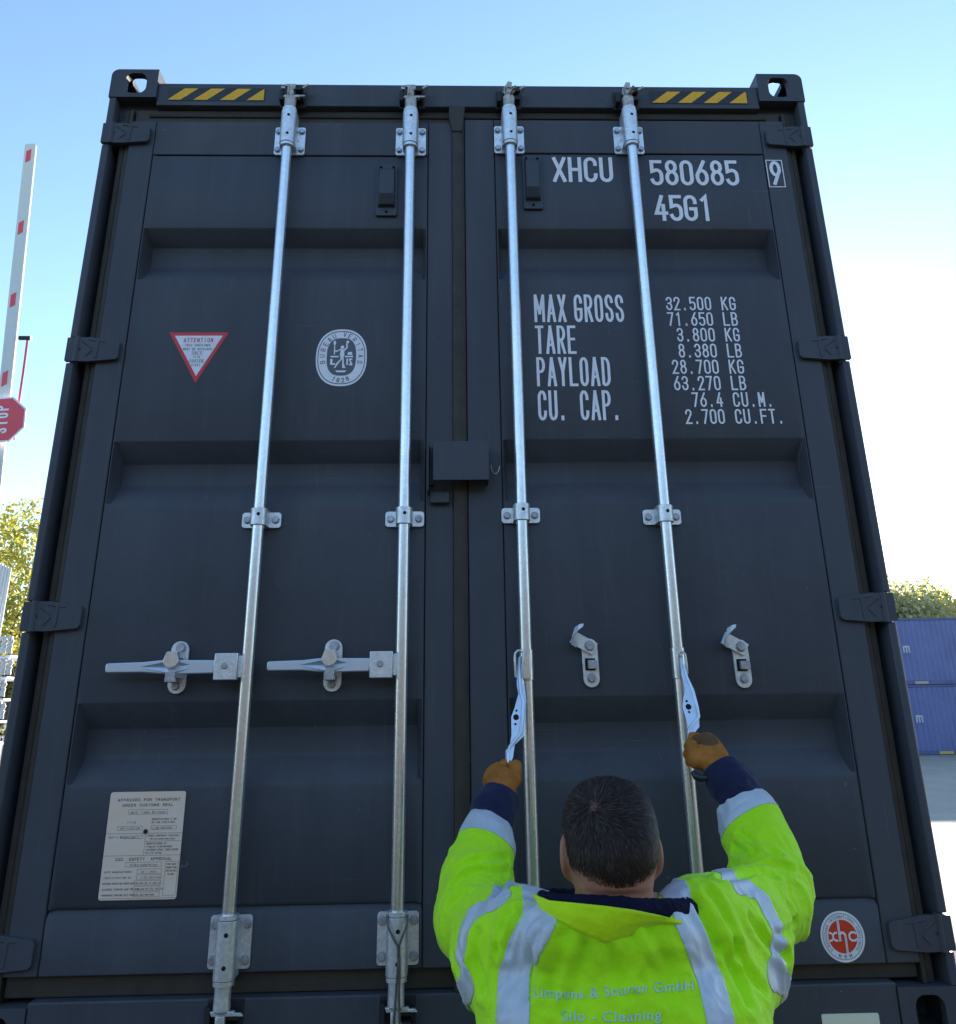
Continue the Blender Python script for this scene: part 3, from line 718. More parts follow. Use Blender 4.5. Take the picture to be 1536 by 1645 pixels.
# ventilators
for (u0, v0, u1, v1, d) in ((606, 264, 637, 345, doorL), (839, 250, 873, 334, doorR)):
    a = atc(u0, v0, .0); b = atc(u1, v1, .0); x0, x1, z0, z1 = a.x, b.x, b.z, a.z; wd = x1-x0
    mb = MB(); mb.prism(rrect(x0, x1, z0, z1, .005), .003, .0138)
    mb.add([(x0+.006, .003, z0+.030), (x1-.006, .003, z0+.030), (x1-.006, .003, z1-.012), (x0+.006, .003, z1-.012),
            (x0+.010, -.011, z0+.034), (x1-.010, -.011, z0+.034), (x1-.010, -.009, z1-.026), (x0+.010, -.009, z1-.026)],
           [(4,5,6,7), (0,1,5,4), (1,2,6,5), (2,3,7,6), (3,0,4,7)], 0)
    gz0, gz1 = z0+.036, z0+.075
    mb.sheet([(x0+.0115, gz0), (x1-.0115, gz0), (x1-.0115, gz1), (x0+.0115, gz1)], -.0116, 2)
    for i in range(10):
        xx = x0+.012+(wd-.024)*i/9; mb.box(xx-.0006, xx+.0006, -.0128, -.0118, gz0, gz1, 0)
    for i in range(9):
        zz_ = gz0+(gz1-gz0)*i/8; mb.box(x0+.0112, x1-.0112, -.0136, -.0129, zz_-.0006, zz_+.0006, 0)
    for (bx_, bz) in ((x0+.013, z1-.010), (x1-.013, z1-.010), ((x0+x1)/2, z0+.014)): mb.cyl((bx_, .003, bz), (bx_, -.003, bz), .0048, .0035, n=10, mi=1)
    mb.build('ventilator', [M['vent'], M['hole'], M['grille']], d, bevel=.0012)

# ---------------------------------------------------------------- lettering on the right door
YT = YF-.0012       # on the frame; panel is 2 mm behind
YPn = YF+.0009
mb = MB()
pw = .0555
def line(s, u0, v_top, v_bot, u1=None, h=None, w=None, st=.0135, uy=YPn, dx=None, pitch=None):
    a = atc(u0, v_top, uy); b = atc(u0, v_bot, uy); hh = a.z-b.z
    text(mb, s, a.x, b.z, hh, w, pitch, st, uy)
text(mb, 'XHCU', .3105, 2.4470, .100, .046, .0535, .0128, YPn)
mb.build('lettering', M['white'], doorR, smooth=0); mb = MB()
text(mb, '580685', .6430, 2.4350, .1015, .0455, .0520, .0128, YPn)
mb.build('lettering', M['white'], doorR, smooth=0); mb = MB()
text(mb, '45G1', .6470, 2.2960, .101, .0455, .0500, .0128, YPn)
mb.build('lettering', M['white'], doorR, smooth=0); mb = MB()
text(mb, '9', 1.0575, 2.4370, .0960, .0390, .05, .0120, YT)
frame(mb, 1.0475, 1.1050, 2.4280, 2.5380, .0032, YT-.0002, 0)
mb.build('check_digit', M['white'], doorR, smooth=0)
for s, zl in (('MAX GROSS', 1.9250), ('TARE', 1.8155), ('PAYLOAD', 1.7070), ('CU. CAP.', 1.5960)):
    z_h = .0975
    # proportional-ish spacing as printed
    x = .2285; i = 0; mb = MB()
    for ch in s:
        wg = {'M': .0340, 'A': .0290, ' ': .0130, '.': .0180}.get(ch, .0270)
        if s.startswith('CU') and ch == ' ': wg = .0330
        if ch != ' ': text(mb, ch, x, zl, z_h, wg, wg, .0090, YPn)
        elif mb.v: mb.build('lettering', M['white'], doorR, smooth=0); mb = MB()
        x += wg+.0062
    mb.build('lettering', M['white'], doorR, smooth=0)
rx = atc(1142, 485, YPn).x
rows = [('32.500', 'KG'), ('71.650', 'LB'), ('3.800', 'KG'), ('8.380', 'LB'), ('28.700', 'KG'), ('63.270', 'LB'), ('76.4', 'CU.M.'), ('2.700', 'CU.FT.')]
ux = atc(1158.5, 487, YPn).x
zr0, dzr = 1.9660, -.0548
for i, (nu, un) in enumerate(rows):
    zb_ = zr0+dzr*i; mb = MB()
    right = rx if i < 6 else (atc(1161, 640, YPn).x if i == 6 else atc(1164, 667, YPn).x)
    text(mb, nu, right, zb_, .0480, .0205, .0252, .0054, YPn, align='r')
    mb.build('lettering', M['white'], doorR, smooth=0); mb = MB()
    text(mb, un, ux, zb_, .0480, .0205, .0262, .0054, YPn)
    mb.build('lettering', M['white'], doorR, smooth=0)

# triangular warning sticker on the left door
a = atc(272, 534, YPn); b = atc(368, 534, YPn); c = atc(314, 615, YPn)
A, B, C_ = Vector((a.x, a.z)), Vector((b.x, (a.z+b.z)/2)), Vector((c.x, c.z)); A.y = B.y; cen = (A+B+C_)/3
mb = MB(); mb.sheet([tuple(A), tuple(C_), tuple(B)], YPn, 0)
k = .80; mb.sheet([tuple(cen+(p-cen)*k) for p in (A, C_, B)], YPn-.0003, 1)
cx_ = cen.x-.001; zt_ = A.y
text(mb, 'ATTENTION', cx_, zt_-.0335, .0140, .0072, .0104, .0018, YPn-.0005, 0, align='c')
for i, (s_, hh) in enumerate((('THIS CONTAINER', .0072), ('MUST BE REPAIRED', .0072), ('ONLY', .0078), ('WITH', .0060), ('CORTEN', .0078), ('STEEL', .0068))):
    z_ = zt_-(.0475, .0605, .0745, .0865, .1010, .1140)[i]
    wl = hh*.52; pt = hh*(.90 if i > 1 else .78)
    text(mb, s_, cx_, z_, hh, wl, pt, .0010, YPn-.0005, 2, align='c')
    if s_ in ('ONLY', 'CORTEN'):
        hw = (pt*len(s_))/2+.002; frame(mb, cx_-hw, cx_+hw, z_-.0022, z_+hh+.0022, .0007, YPn-.0005, 2)
mb.build('warning_sticker', [M['red'], M['white'], M['ink']], doorL, smooth=0)

# oval inspection seal
cxs, czs = -.3775, 1.8055; hw, hh = .0790, .0955
mb = MB(); mb.sheet(stadium(cxs, czs, hw, hh, 2.35), YPn, 0)
def ringm(r0, r1, mi, y, hw=hw, hh=hh, c=(cxs, czs), p=2.35, n=72):
    o_ = stadium(c[0], c[1], hw*r1, hh*r1, p, n); i_ = stadium(c[0], c[1], hw*r0, hh*r0, p, n)
    mb.add([(x, y, z) for x, z in o_]+[(x, y, z) for x, z in i_], [(i, (i+1) % n, (i+1) % n+n, i+n) for i in range(n)], mi)
ringm(.905, .935, 1, YPn-.0003)
mb.sheet(stadium(cxs, czs+.002, hw*.575, hh*.66, 2.7), YPn-.0003, 1)
def ovaltext(s_, cen, rx_, rz_, a0, a1, h, wd, st, mi, y):
    n = len(s_)
    for i, ch in enumerate(s_):
        t = radians(a0+(a1-a0)*i/(n-1)); cx0, cz0 = cen[0]+rx_*cos(t), cen[1]+rz_*sin(t)
        top = (a0+a1)/2 > 0 and a0 > a1
        nx, nz = cos(t)/rx_, sin(t)/rz_; l_ = math.hypot(nx, nz); nx, nz = nx/l_, nz/l_
        if not top: nx, nz = -nx, -nz
        tx, tz = nz, -nx
        mf = lambda p, q, l, cx0=cx0, cz0=cz0, nx=nx, nz=nz, tx=tx, tz=tz: (cx0+tx*p+nx*q, y-l, cz0+tz*p+nz*q)
        text(mb, ch, -wd/2, -h/2, h, wd, wd, st, y, mi, mapf=mf)
ovaltext('BUREAU VERITAS', (cxs, czs+.004), hw*.755, hh*.775, 196, -16, .0160, .0098, .0019, 1, YPn-.0003)
ovaltext('1828', (cxs, czs), hw*.72, hh*.80, -112, -68, .0150, .0092, .0022, 1, YPn-.0003)
yy = YPn-.0006
def poly(pts, mi=0, s_=1.0): mb.sheet([(cxs+px_*s_, czs+pz*s_) for px_, pz in pts], yy, mi)
# standing figure holding a torch and raising an arm, blocks and scales around
mb.sheet(ell(cxs+.002, czs+.034, .0056, .0062, 16), yy, 0)
poly([(-.003,.028),(.008,.026),(.009,.008),(.006,-.006),(-.002,-.006),(-.005,.010)])
yy -= .0001
poly([(.006,.027),(.014,.033),(.013,.048),(.017,.048),(.019,.033),(.010,.022)]); mb.sheet(ell(cxs+.018, czs+.052, .0048, .0048, 12), yy, 0)
poly([(-.003,.026),(-.014,.018),(-.022,.020),(-.022,.024),(-.013,.023),(-.003,.030)])
yy -= .0001
poly([(-.002,-.005),(.002,-.006),(-.008,-.020),(-.018,-.036),(-.022,-.036),(-.014,-.018)]); poly([(.003,-.006),(.008,-.005),(.008,-.020),(.014,-.036),(.004,-.036),(.003,-.020)])
poly([(-.024,.010),(-.020,.010),(-.021,.044),(-.024,.044)]); mb.sheet(ell(cxs-.0222, czs+.049, .0042, .0075, 14), yy-.0001, 0)
poly([(-.034,.005),(-.008,.005),(-.008,.000),(-.034,.000)]); poly([(.011,.005),(.036,.005),(.036,.000),(.011,.000)])
poly([(-.034,-.005),(-.027,-.005),(-.027,-.020),(-.018,-.020),(-.018,-.025),(-.034,-.025)]); poly([(.016,-.004),(.021,-.004),(.021,-.026),(.016,-.026)]); poly([(.024,-.004),(.034,-.004),(.034,-.009),(.028,-.010),(.035,-.021),(.035,-.027),(.024,-.027),(.024,-.022),(.029,-.021),(.024,-.010)])
poly([(.018,.008),(.034,.008),(.032,.018),(.020,.018)]); poly([(-.018,-.044),(.018,-.044),(.012,-.050),(-.012,-.050)])
mb.build('inspection_seal', [M['white'], M['sealgrey']], doorL, smooth=0)

# round logo on the right door, lower corner
cl_ = atc(1354, 1504.5, YF-.0005); cxl, czl = cl_.x, cl_.z; hw2, hh2 = .0560, .0560
mb = MB(); YL = YF-.0006
mb.sheet(ell(cxl, czl, hw2, hh2, 56), YL, 0)
def ring2(r0, r1, mi, y, n=64):
    o_ = ell(cxl, czl, hw2*r1, hh2*r1, n); i_ = ell(cxl, czl, hw2*r0, hh2*r0, n)
    mb.add([(x, y, z) for x, z in o_]+[(x, y, z) for x, z in i_], [(i, (i+1) % n, (i+1) % n+n, i+n) for i in range(n)], mi)
ring2(.885, .905, 2, YL-.0003)
mb.sheet(ell(cxl, czl, hw2*.655, hh2*.655, 48), YL-.0003, 1)
rr_ = lambda pts, st, mi, y: ribbon(mb, [(cxl+a_, czl+b_) for a_, b_ in pts], st, lambda p, q, l: (p, y-l, q), 0, mi)
S = .0127
# x  h  c lettering, wide round strokes with the h bars running the height of the disc
rr_([(-.0350,.0085),(-.030,.0085),(-.0245,.004),(-.0245,-.004),(-.030,-.0085),(-.0350,-.0085)], .0042, 0, YL-.0006)
rr_([(-.0135,.0085),(-.019,.0085),(-.0245,.004),(-.0245,-.004),(-.019,-.0085),(-.0135,-.0085)], .0042, 0, YL-.0007)
rr_([(-.0080,.038),(-.0080,-.0105)], .0058, 0, YL-.0009); rr_([(-.0080,.038),(-.0080,-.0105)], .0008, 1, YL-.0011)
rr_([(-.0080,.004),(-.003,.0085),(.002,.0085),(.0065,.004),(.0065,-.038)], .0052, 0, YL-.0013); rr_([(.0065,.002),(.0065,-.037)], .0008, 1, YL-.0015)
rr_([(.0345,.0055),(.030,.0090),(.022,.0090),(.0165,.004),(.0165,-.004),(.022,-.0090),(.030,-.0090),(.0345,-.0055)], .0046, 0, YL-.0017)
cxs_, czs_ = cxl, czl
def circ(s_, a0, a1, h, wd, st, mi):
    n = len(s_)
    for i, ch in enumerate(s_):
        t = radians(a0+(a1-a0)*i/(n-1)); r_ = hw2*.775
        top = a0 > a1; nx, nz = cos(t), sin(t); cx0, cz0 = cxl+r_*nx, czl+r_*nz
        if not top: nx, nz = -nx, -nz
        tx, tz = nz, -nx
        mf = lambda p, q, l, cx0=cx0, cz0=cz0, nx=nx, nz=nz, tx=tx, tz=tz: (cx0+tx*p+nx*q, YL-.0003-l, cz0+tz*p+nz*q)
        text(mb, ch, -wd/2, -h/2, h, wd, wd, st, 0, mi, mapf=mf)
circ('XINHUACHANG INTERNATIONAL CONTAINERS', 222, -42, .0066, .0034, .0007, 2)
circ('HSH', -108, -72, .0075, .0058, .0013, 2)
mb.build('logo_sticker', [M['white'], M['redo'], M['ink']], doorR, smooth=0)

# approval plate
a = atc(178, 1273, 0); x0, x1, z0, z1 = -.9215, -.7285, .3390, .5850
mb = MB(); mb.prism(rrect(x0, x1, z0, z1, .006), YF-.0012, YF+.0015, 0)
PW, PH = x1-x0, z1-z0; YQ = YF-.0015
def PT(s_, u, v, h, wd, pt, st=.0007, al='l'): text(mb, s_, x0+u*PW, z1-v*PH, h, wd, pt, st, YQ, 1, align=al)
def PL(u0, v0, u1, v1): frame(mb, x0+u0*PW, x0+u1*PW, z1-v1*PH, z1-v0*PH, .0006, YQ, 1)
def HL(v, u0=0, u1=1): mb.sheet([(x0+u0*PW, z1-v*PH), (x0+u1*PW, z1-v*PH), (x0+u1*PW, z1-v*PH+.0007), (x0+u0*PW, z1-v*PH+.0007)], YQ, 1)
PT('APPROVED FOR TRANSPORT', .52, .090, .0066, .0052, .00735, .0010, 'c'); PT('UNDER CUSTOMS SEAL', .51, .140, .0066, .0052, .00735, .0010, 'c')
PL(.26, .170, .78, .215); PT('GB/C 11802 BV/2020', .52, .208, .0050, .0035, .0050, .0006, 'c')
PT('TYPE', .32, .300, .0042, .0034, .0062, .0006, 'c'); PL(.14, .325, .47, .362); PT('20FT-A12B110RF', .31, .355, .0042, .0026, .0037, .0005, 'c')
PT("MANUFACTURER'S NO", .585, .270, .0042, .0026, .0037, .0006); PT('OF THE CONTAINER', .585, .300, .0042, .0026, .0037, .0006); PL(.585, .325, .92, .360); PT('LIDE BR27600', .61, .354, .0042, .0028, .0040, .0006)
HL(.395); PT('IDENTITY NO', .03, .435, .0036, .0024, .0034, .0005); PL(.20, .415, .49, .442); PT('CONTAINER 2', .23, .438, .0036, .0024, .0036, .0006)
PT('TIMBER COMPONENT TREATMENT', .54, .425, .0038, .0022, .0032, .0006); PT('IM/TAILEUM/40H/2020', .58, .455, .0038, .0024, .0034, .0006); HL(.470, .52, 1)
mb.sheet([(x0+.52*PW, z1-.60*PH), (x0+.523*PW, z1-.60*PH), (x0+.523*PW, z1-.395*PH), (x0+.52*PW, z1-.395*PH)], YQ, 1)
for i, s_ in enumerate(('MANUFACTURED BY', 'TIANJIN XINHUACHANG', 'INTERNATIONAL CONTAINERS', 'CO LTD CHINA')): PT(s_, .545, .498+.029*i, .0042, .0026, .00345, .0006)
HL(.600); PT('CSC  SAFETY  APPROVAL', .53, .645, .0068, .0050, .0068, .0010, 'c'); PL(.30, .660, .77, .703); PT('F/BV/20079/20', .54, .697, .0048, .0036, .0053, .0007, 'c')
for i, (s_, t1) in enumerate((('DATE MANUFACTURED', '02 / 2020'), ('IDENTIFICATION NO', 'LIDE 8027600'), ('MAXIMUM OPERATING GROSS MASS', '32.500 KG 71.650 LB'), ('ALLOWABLE STACKING LOAD FOR 1.8G', '216.000 KG 476.190 LB'), ('TRANSVERSE RACKING TEST FORCE', '150.000 NEWTONS'))):
    v = .755+.052*i; PT(s_, .035, v, .0040, .0030 if i < 2 else .00205, .0041 if i < 2 else .0029, .0006)
    PL(.44+(0 if i > 1 else .02), v-.033, .78, v+.010); PT(t1, .46 if i > 1 else .52, v, .0038, .0024, .0033 if i > 1 else .0042, .0006)
PL(.82, .655, .985, .965)
for i, s_ in enumerate(('FIRST MAINT', 'ENANCE EXAM', 'INATION DATE', '02.2025')): PT(s_, .90, .690+.030*i, .0038, .0018, .0023, .0005, 'c')
HL(.988)
mb.cyl((x0+.515*PW, YF-.001, z1-.377*PH), (x0+.515*PW, YF-.006, z1-.377*PH), .0058, .0045, n=18, mi=2)
mb.build('approval_plate', [M['plate'], M['ink'], M['blackv']], doorL, smooth=0)

# steel cable hanging on the second rod
def twist(path, r, off, turns, ph):
    out = []; N = len(path)
    for i, p in enumerate(path):
        a_ = ph+turns*2*pi*i/N; out.append(Vector(p)+Vector((cos(a_)*off, sin(a_)*off*.6, 0)))
    return out
def interp(pts, n):
    P = [Vector(p) for p in pts]; out = []
    for i in range(n):
        t = i/(n-1)*(len(P)-1); k_ = min(int(t), len(P)-2); out.append(P[k_].lerp(P[k_+1], t-k_))
    return out
mb = MB(); yc = -.068
L1 = [at(*p) for p in ((622, 1470, -.045), (624, 1490, -.062), (632, 1508, yc), (639, 1520, yc), (640, 1545, yc), (638, 1570, yc), (636, 1600, yc), (633, 1640, yc), (634, 1690, yc))]
L2 = [at(*p) for p in ((655, 1470, -.045), (654, 1485, -.062), (646, 1506, yc), (641, 1520, yc), (642, 1545, yc), (642, 1570, yc), (641, 1600, yc), (642, 1640, yc), (638, 1690, yc))]
for L_ in (L1, L2):
    P_ = interp(L_, 90)
    for ph in (0, 2.1, 4.2): mb.tube(twist(P_, 0, .0016, 14, ph), .0017, 6)
tag(mb.build('steel_cable', mat('dirty_wire', (0.20, 0.20, 0.19), 0.5, metal=0.5, var=0.5, vscale=60)), 'grey twisted steel cable looped over the bottom of the second locking rod', 'cable')

# ================================================================ THE MAN
def vnoise(P, seed=0):
    """vectorised smooth value noise, P (n,3) -> 0..1"""
    P = P+seed*17.31; I = np.floor(P).astype(np.int64); Fr = P-I; Fr = Fr*Fr*(3-2*Fr); out = np.zeros(len(P))
    for dx in (0, 1):
        for dy in (0, 1):
            for dz in (0, 1):
                h = ((I[:, 0]+dx)*73856093) ^ ((I[:, 1]+dy)*19349663) ^ ((I[:, 2]+dz)*83492791) ^ (seed*2654435)
                h = (h ^ (h >> 13))*1274126177 & 0x7fffffff; h = ((h ^ (h >> 16)) & 0xffff)/65535.0
                wgt = (Fr[:, 0] if dx else 1-Fr[:, 0])*(Fr[:, 1] if dy else 1-Fr[:, 1])*(Fr[:, 2] if dz else 1-Fr[:, 2])
                out += wgt*h
    return out
class SDF:
    def __init__(s, lo, hi, h):
        s.lo = np.array(lo, float); s.h = h; s.n = np.ceil((np.array(hi)-s.lo)/h).astype(int)+1
        s.a = np.full(s.n, 1.0, np.float32); s.ax = [s.lo[i]+h*np.arange(s.n[i]) for i in range(3)]
    def _sub(s, lo, hi, k):
        m = k+4*s.h; sl = []
        for i in range(3):
            a = max(0, int((lo[i]-m-s.lo[i])/s.h)); b = min(s.n[i], int((hi[i]+m-s.lo[i])/s.h)+2); sl.append(slice(a, max(a, b)))
        X, Y, Z = np.meshgrid(*[s.ax[i][sl[i]] for i in range(3)], indexing='ij'); return tuple(sl), X, Y, Z
    def _mix(s, sl, d, k, sub=False):
        a = s.a[sl]
        if a.size == 0: return
        if sub: d = -d; s.a[sl] = np.maximum(a, d) if k <= 0 else -s._sm(-a, -d, k)
        else: s.a[sl] = np.minimum(a, d) if k <= 0 else s._sm(a, d, k)
    @staticmethod
    def _sm(a, b, k):
        h = np.maximum(k-np.abs(a-b), 0)/k; return np.minimum(a, b)-h*h*k*0.25
    def cone(s, a, b, ra, rb, k=.02, flat=None, sub=False):
        """capsule with two radii; flat=(axis vector, factor) squashes it along an axis"""
        a = np.array(a, float); b = np.array(b, float); R = max(ra, rb)*1.3
        sl, X, Y, Z = s._sub(np.minimum(a, b)-R, np.maximum(a, b)+R, k); d = b-a; L = max(d@d, 1e-9)
        t = np.clip(((X-a[0])*d[0]+(Y-a[1])*d[1]+(Z-a[2])*d[2])/L, 0, 1)
        qx, qy, qz = X-a[0]-t*d[0], Y-a[1]-t*d[1], Z-a[2]-t*d[2]
        if flat is not None:
            n = np.array(flat[0], float); n /= np.linalg.norm(n); c = (qx*n[0]+qy*n[1]+qz*n[2])*(1/flat[1]-1)
            qx, qy, qz = qx+c*n[0], qy+c*n[1], qz+c*n[2]
        D = np.sqrt(qx*qx+qy*qy+qz*qz)-(ra+(rb-ra)*t); s._mix(sl, D.astype(np.float32), k, sub)
    def ell(s, c, r, k=.02, R=None, sub=False):
        c = np.array(c, float); r = np.array(r, float); m = r.max()
        sl, X, Y, Z = s._sub(c-m, c+m, k); q = [X-c[0], Y-c[1], Z-c[2]]
        if R is not None: q = [q[0]*R[0][i]+q[1]*R[1][i]+q[2]*R[2][i] for i in range(3)]
        k0 = np.sqrt((q[0]/r[0])**2+(q[1]/r[1])**2+(q[2]/r[2])**2); k1 = np.sqrt((q[0]/r[0]**2)**2+(q[1]/r[1]**2)**2+(q[2]/r[2]**2)**2)+1e-9
        s._mix(sl, (k0*(k0-1)/k1).astype(np.float32), k, sub)
    def column(s, cx, cy, table, p=2.4, k=.03):
        zs = [t[0] for t in table]; rm = max(t[1] for t in table); ry = max(t[2] for t in table)
        sl, X, Y, Z = s._sub((cx-rm, cy-ry, min(zs)), (cx+rm, cy+ry, max(zs)), k)
        a = np.interp(Z, zs, [t[1] for t in table]); b = np.interp(Z, zs, [t[2] for t in table])
        oy = np.interp(Z, zs, [t[3] if len(t) > 3 else 0 for t in table])
        D = (((np.abs(X-cx)/a)**p+(np.abs(Y-cy-oy)/b)**p)**(1/p)-1)*np.minimum(a, b)
        D = np.maximum(D, np.maximum(Z-max(zs), min(zs)-Z)); s._mix(sl, D.astype(np.float32), k)
    def mesh(s):
        import openvdb as vdb
        bnd = 3*s.h; g_ = vdb.FloatGrid(bnd); g_.copyFromArray(np.clip(s.a, -bnd, bnd).astype(np.float32))
        g_.transform = vdb.createLinearTransform(voxelSize=s.h)
        P, Q = g_.convertToQuads(isovalue=0.0)
        P = np.array(P, float)+s.lo; Q = np.array(Q)
        # orient outwards
        v = P[Q]; n = np.cross(v[:, 2]-v[:, 0], v[:, 3]-v[:, 1]); c = v.mean(1)
        i = np.clip(((c+n/(np.linalg.norm(n, axis=1, keepdims=True)+1e-12)*s.h-s.lo)/s.h).round().astype(int), 0, s.n-1)
        j = np.clip(((c-n/(np.linalg.norm(n, axis=1, keepdims=True)+1e-12)*s.h-s.lo)/s.h).round().astype(int), 0, s.n-1)
        if (s.a[i[:, 0], i[:, 1], i[:, 2]]-s.a[j[:, 0], j[:, 1], j[:, 2]]).mean() < 0: Q = Q[:, ::-1]
        return P, Q
def vnormals(P, Q):
    n = np.cross(P[Q[:, 2]]-P[Q[:, 0]], P[Q[:, 3]]-P[Q[:, 1]]); N = np.zeros_like(P)
    for k in range(4): np.add.at(N, Q[:, k], n)
    return N/(np.linalg.norm(N, axis=1, keepdims=True)+1e-12)
def smoothv(P, Q, it=2, f=.5):
    for _ in range(it):
        A = np.zeros_like(P); c = np.zeros(len(P))
        for k in range(4):
            a, b = Q[:, k], Q[:, (k+1) % 4]
            np.add.at(A, a, P[b]); np.add.at(c, a, 1); np.add.at(A, b, P[a]); np.add.at(c, b, 1)
        P = P*(1-f)+A/c[:, None]*f
    return P
def mk(name, P, Q, mats, parent, mi=None, smooth=True):
    me = bpy.data.meshes.new(name); off = np.array(parent.matrix_world.translation if parent.parent is None else PR) if parent else 0
    me.from_pydata((np.asarray(P)-off).tolist(), [], [tuple(map(int, q)) for q in Q])
    for m in (mats if isinstance(mats, (list, tuple)) else [mats]): me.materials.append(m)
    if mi is not None: me.polygons.foreach_set('material_index', np.asarray(mi, dtype=np.int32))
    me.update()
    if smooth: me.shade_smooth()
    o = bpy.data.objects.new(name, me); COL.objects.link(o)
    if parent: o.parent = parent
    return o
def rpx(u, v, Y, p):
    d = _f*F+_r2*(u-768)+_u2*(PCY-v); return p*(Y-CY)/d[1]
def A3(u, v, Y): return np.array(at(u, v, Y))

PR = np.array((.25, -.70, 0.0))
man = thing('person', 'man in yellow-green reflective jacket and tan gloves seen from behind, reaching up to two handles', 'person', PR)
bpy.context.view_layer.update()
HC = A3(979, 1338, -.72)                                   # head centre
nk0 = HC+(0, -.008, -.055); nk1 = HC+(.004, .0, -.20)
SL, EL_, WL, GL = A3(848, 1517, -.66), A3(760, 1486, -.42), A3(781, 1343, -.255), A3(803, 1282, -.20)
SR, ER, WR, GR = A3(1132, 1500, -.66), A3(1242, 1446, -.42), A3(1200, 1303, -.26), A3(1157, 1238, -.20)
def lp(a, b, t): return a*(1-t)+b*t

# -- hands: one description, used for the bare hand inside (thin) and the glove (thick)
def hand(S, inflate, wrist, palm, knuckles, mids, tips, thumb, pr, fr, k):
    S.cone(wrist, palm, .030+inflate, pr+inflate, k)
    kc = sum(knuckles)/4
    S.cone(palm, kc, pr+inflate, pr*.86+inflate, k)
    for i in range(4):
        r = fr*(1, 1.04, 1, .86)[i]+inflate
        S.cone(lp(palm, knuckles[i], .45), knuckles[i], r*1.12, r*1.12, .016); S.cone(knuckles[i], mids[i], r*1.05, r, .006); S.cone(mids[i], tips[i], r, r*.88, .004)
    S.cone(lp(wrist, palm, .5), thumb[0], .017+inflate, .0135+inflate, .014); S.cone(thumb[0], thumb[1], .0135+inflate, .012+inflate, .005)
# right-hand grip (seen from behind, fingers closing round the fourth handle)
HR = dict(wrist=A3(1163, 1243, -.225), palm=A3(1143, 1215, -.185),
    knuckles=[A3(1139, 1189, -.165), A3(1146, 1199, -.160), A3(1146, 1211, -.158), A3(1142, 1223, -.162)],
    mids=[A3(1113, 1187, -.135), A3(1109, 1199, -.140), A3(1107, 1210, -.143), A3(1110, 1222, -.148)],
    tips=[A3(1115, 1190, -.108), A3(1117, 1200, -.112), A3(1119, 1210, -.116), A3(1120, 1220, -.122)],
    thumb=[A3(1118, 1222, -.195), A3(1110, 1198, -.185)])
HL = dict(wrist=A3(802, 1284, -.215), palm=A3(806, 1258, -.185),
    knuckles=[A3(799, 1237, -.160), A3(793, 1246, -.155), A3(791, 1257, -.155), A3(793, 1268, -.160)],
    mids=[A3(813, 1229, -.125), A3(812, 1240, -.120), A3(810, 1252, -.122), A3(808, 1262, -.128)],
    tips=[A3(827, 1233, -.135), A3(828, 1242, -.130), A3(827, 1251, -.132), A3(824, 1260, -.138)],
    thumb=[A3(826, 1250, -.180), A3(829, 1232, -.165)])
for nm, H_, G_, pr in (('glove', HR, GR, .030), ('glove', HL, GL, .027)):
    lo = np.min([H_['wrist'], H_['palm'], *H_['mids'], *H_['tips'], G_], axis=0)-.07; hi = np.max([H_['wrist'], *H_['knuckles'], *H_['mids'], *H_['tips'], G_], axis=0)+.07
    S = SDF(lo, hi, .0022); hand(S, .0035, pr=pr, fr=.0098, k=.02, **H_)
    # gauntlet cuff of the glove disappearing in the sleeve
    S.cone(H_['wrist'], lp(H_['wrist'], G_, 1.6 if H_ is HR else 1.3), .034, .036, .012)
    P, Q = S.mesh(); P = smoothv(P, Q, 2); N = vnormals(P, Q)
    P = P+N*((vnoise(P*38, 4)-.5)*.0050+(vnoise(P*95, 3)-.5)*.0030+(1-np.abs(2*vnoise(P*np.array([55, 90, 55]), 5)-1))[..., None][:, 0]*0.0012)[:, None]
    mi = None
    if H_ is HR:
        pc = A3(1137, 1188, -.19); cF = P[Q].mean(1); nF = N[Q].mean(1)
        e = ((cF[:, 0]-pc[0]-.0)*cos(.25)-(cF[:, 2]-pc[2])*sin(-.25)); mi = (((cF-pc)[:, 0]/.030)**2+((cF-pc)[:, 2]/.0135)**2 < 1) & (nF[:, 1] < .2)
    mk('glove', P, Q, [M['glove'], M['glovepatch']], man, mi)

mb = MB(); p_ = [A3(u, v, y)-PR for u, v, y in ((1113,1240,-.215),(1118,1247,-.222),(1126,1250,-.228),(1136,1250,-.232))]
mb.tube(p_, [.006, .009, .009, .006], 10); mb.build('wrist_strap', M['blackv'], man)
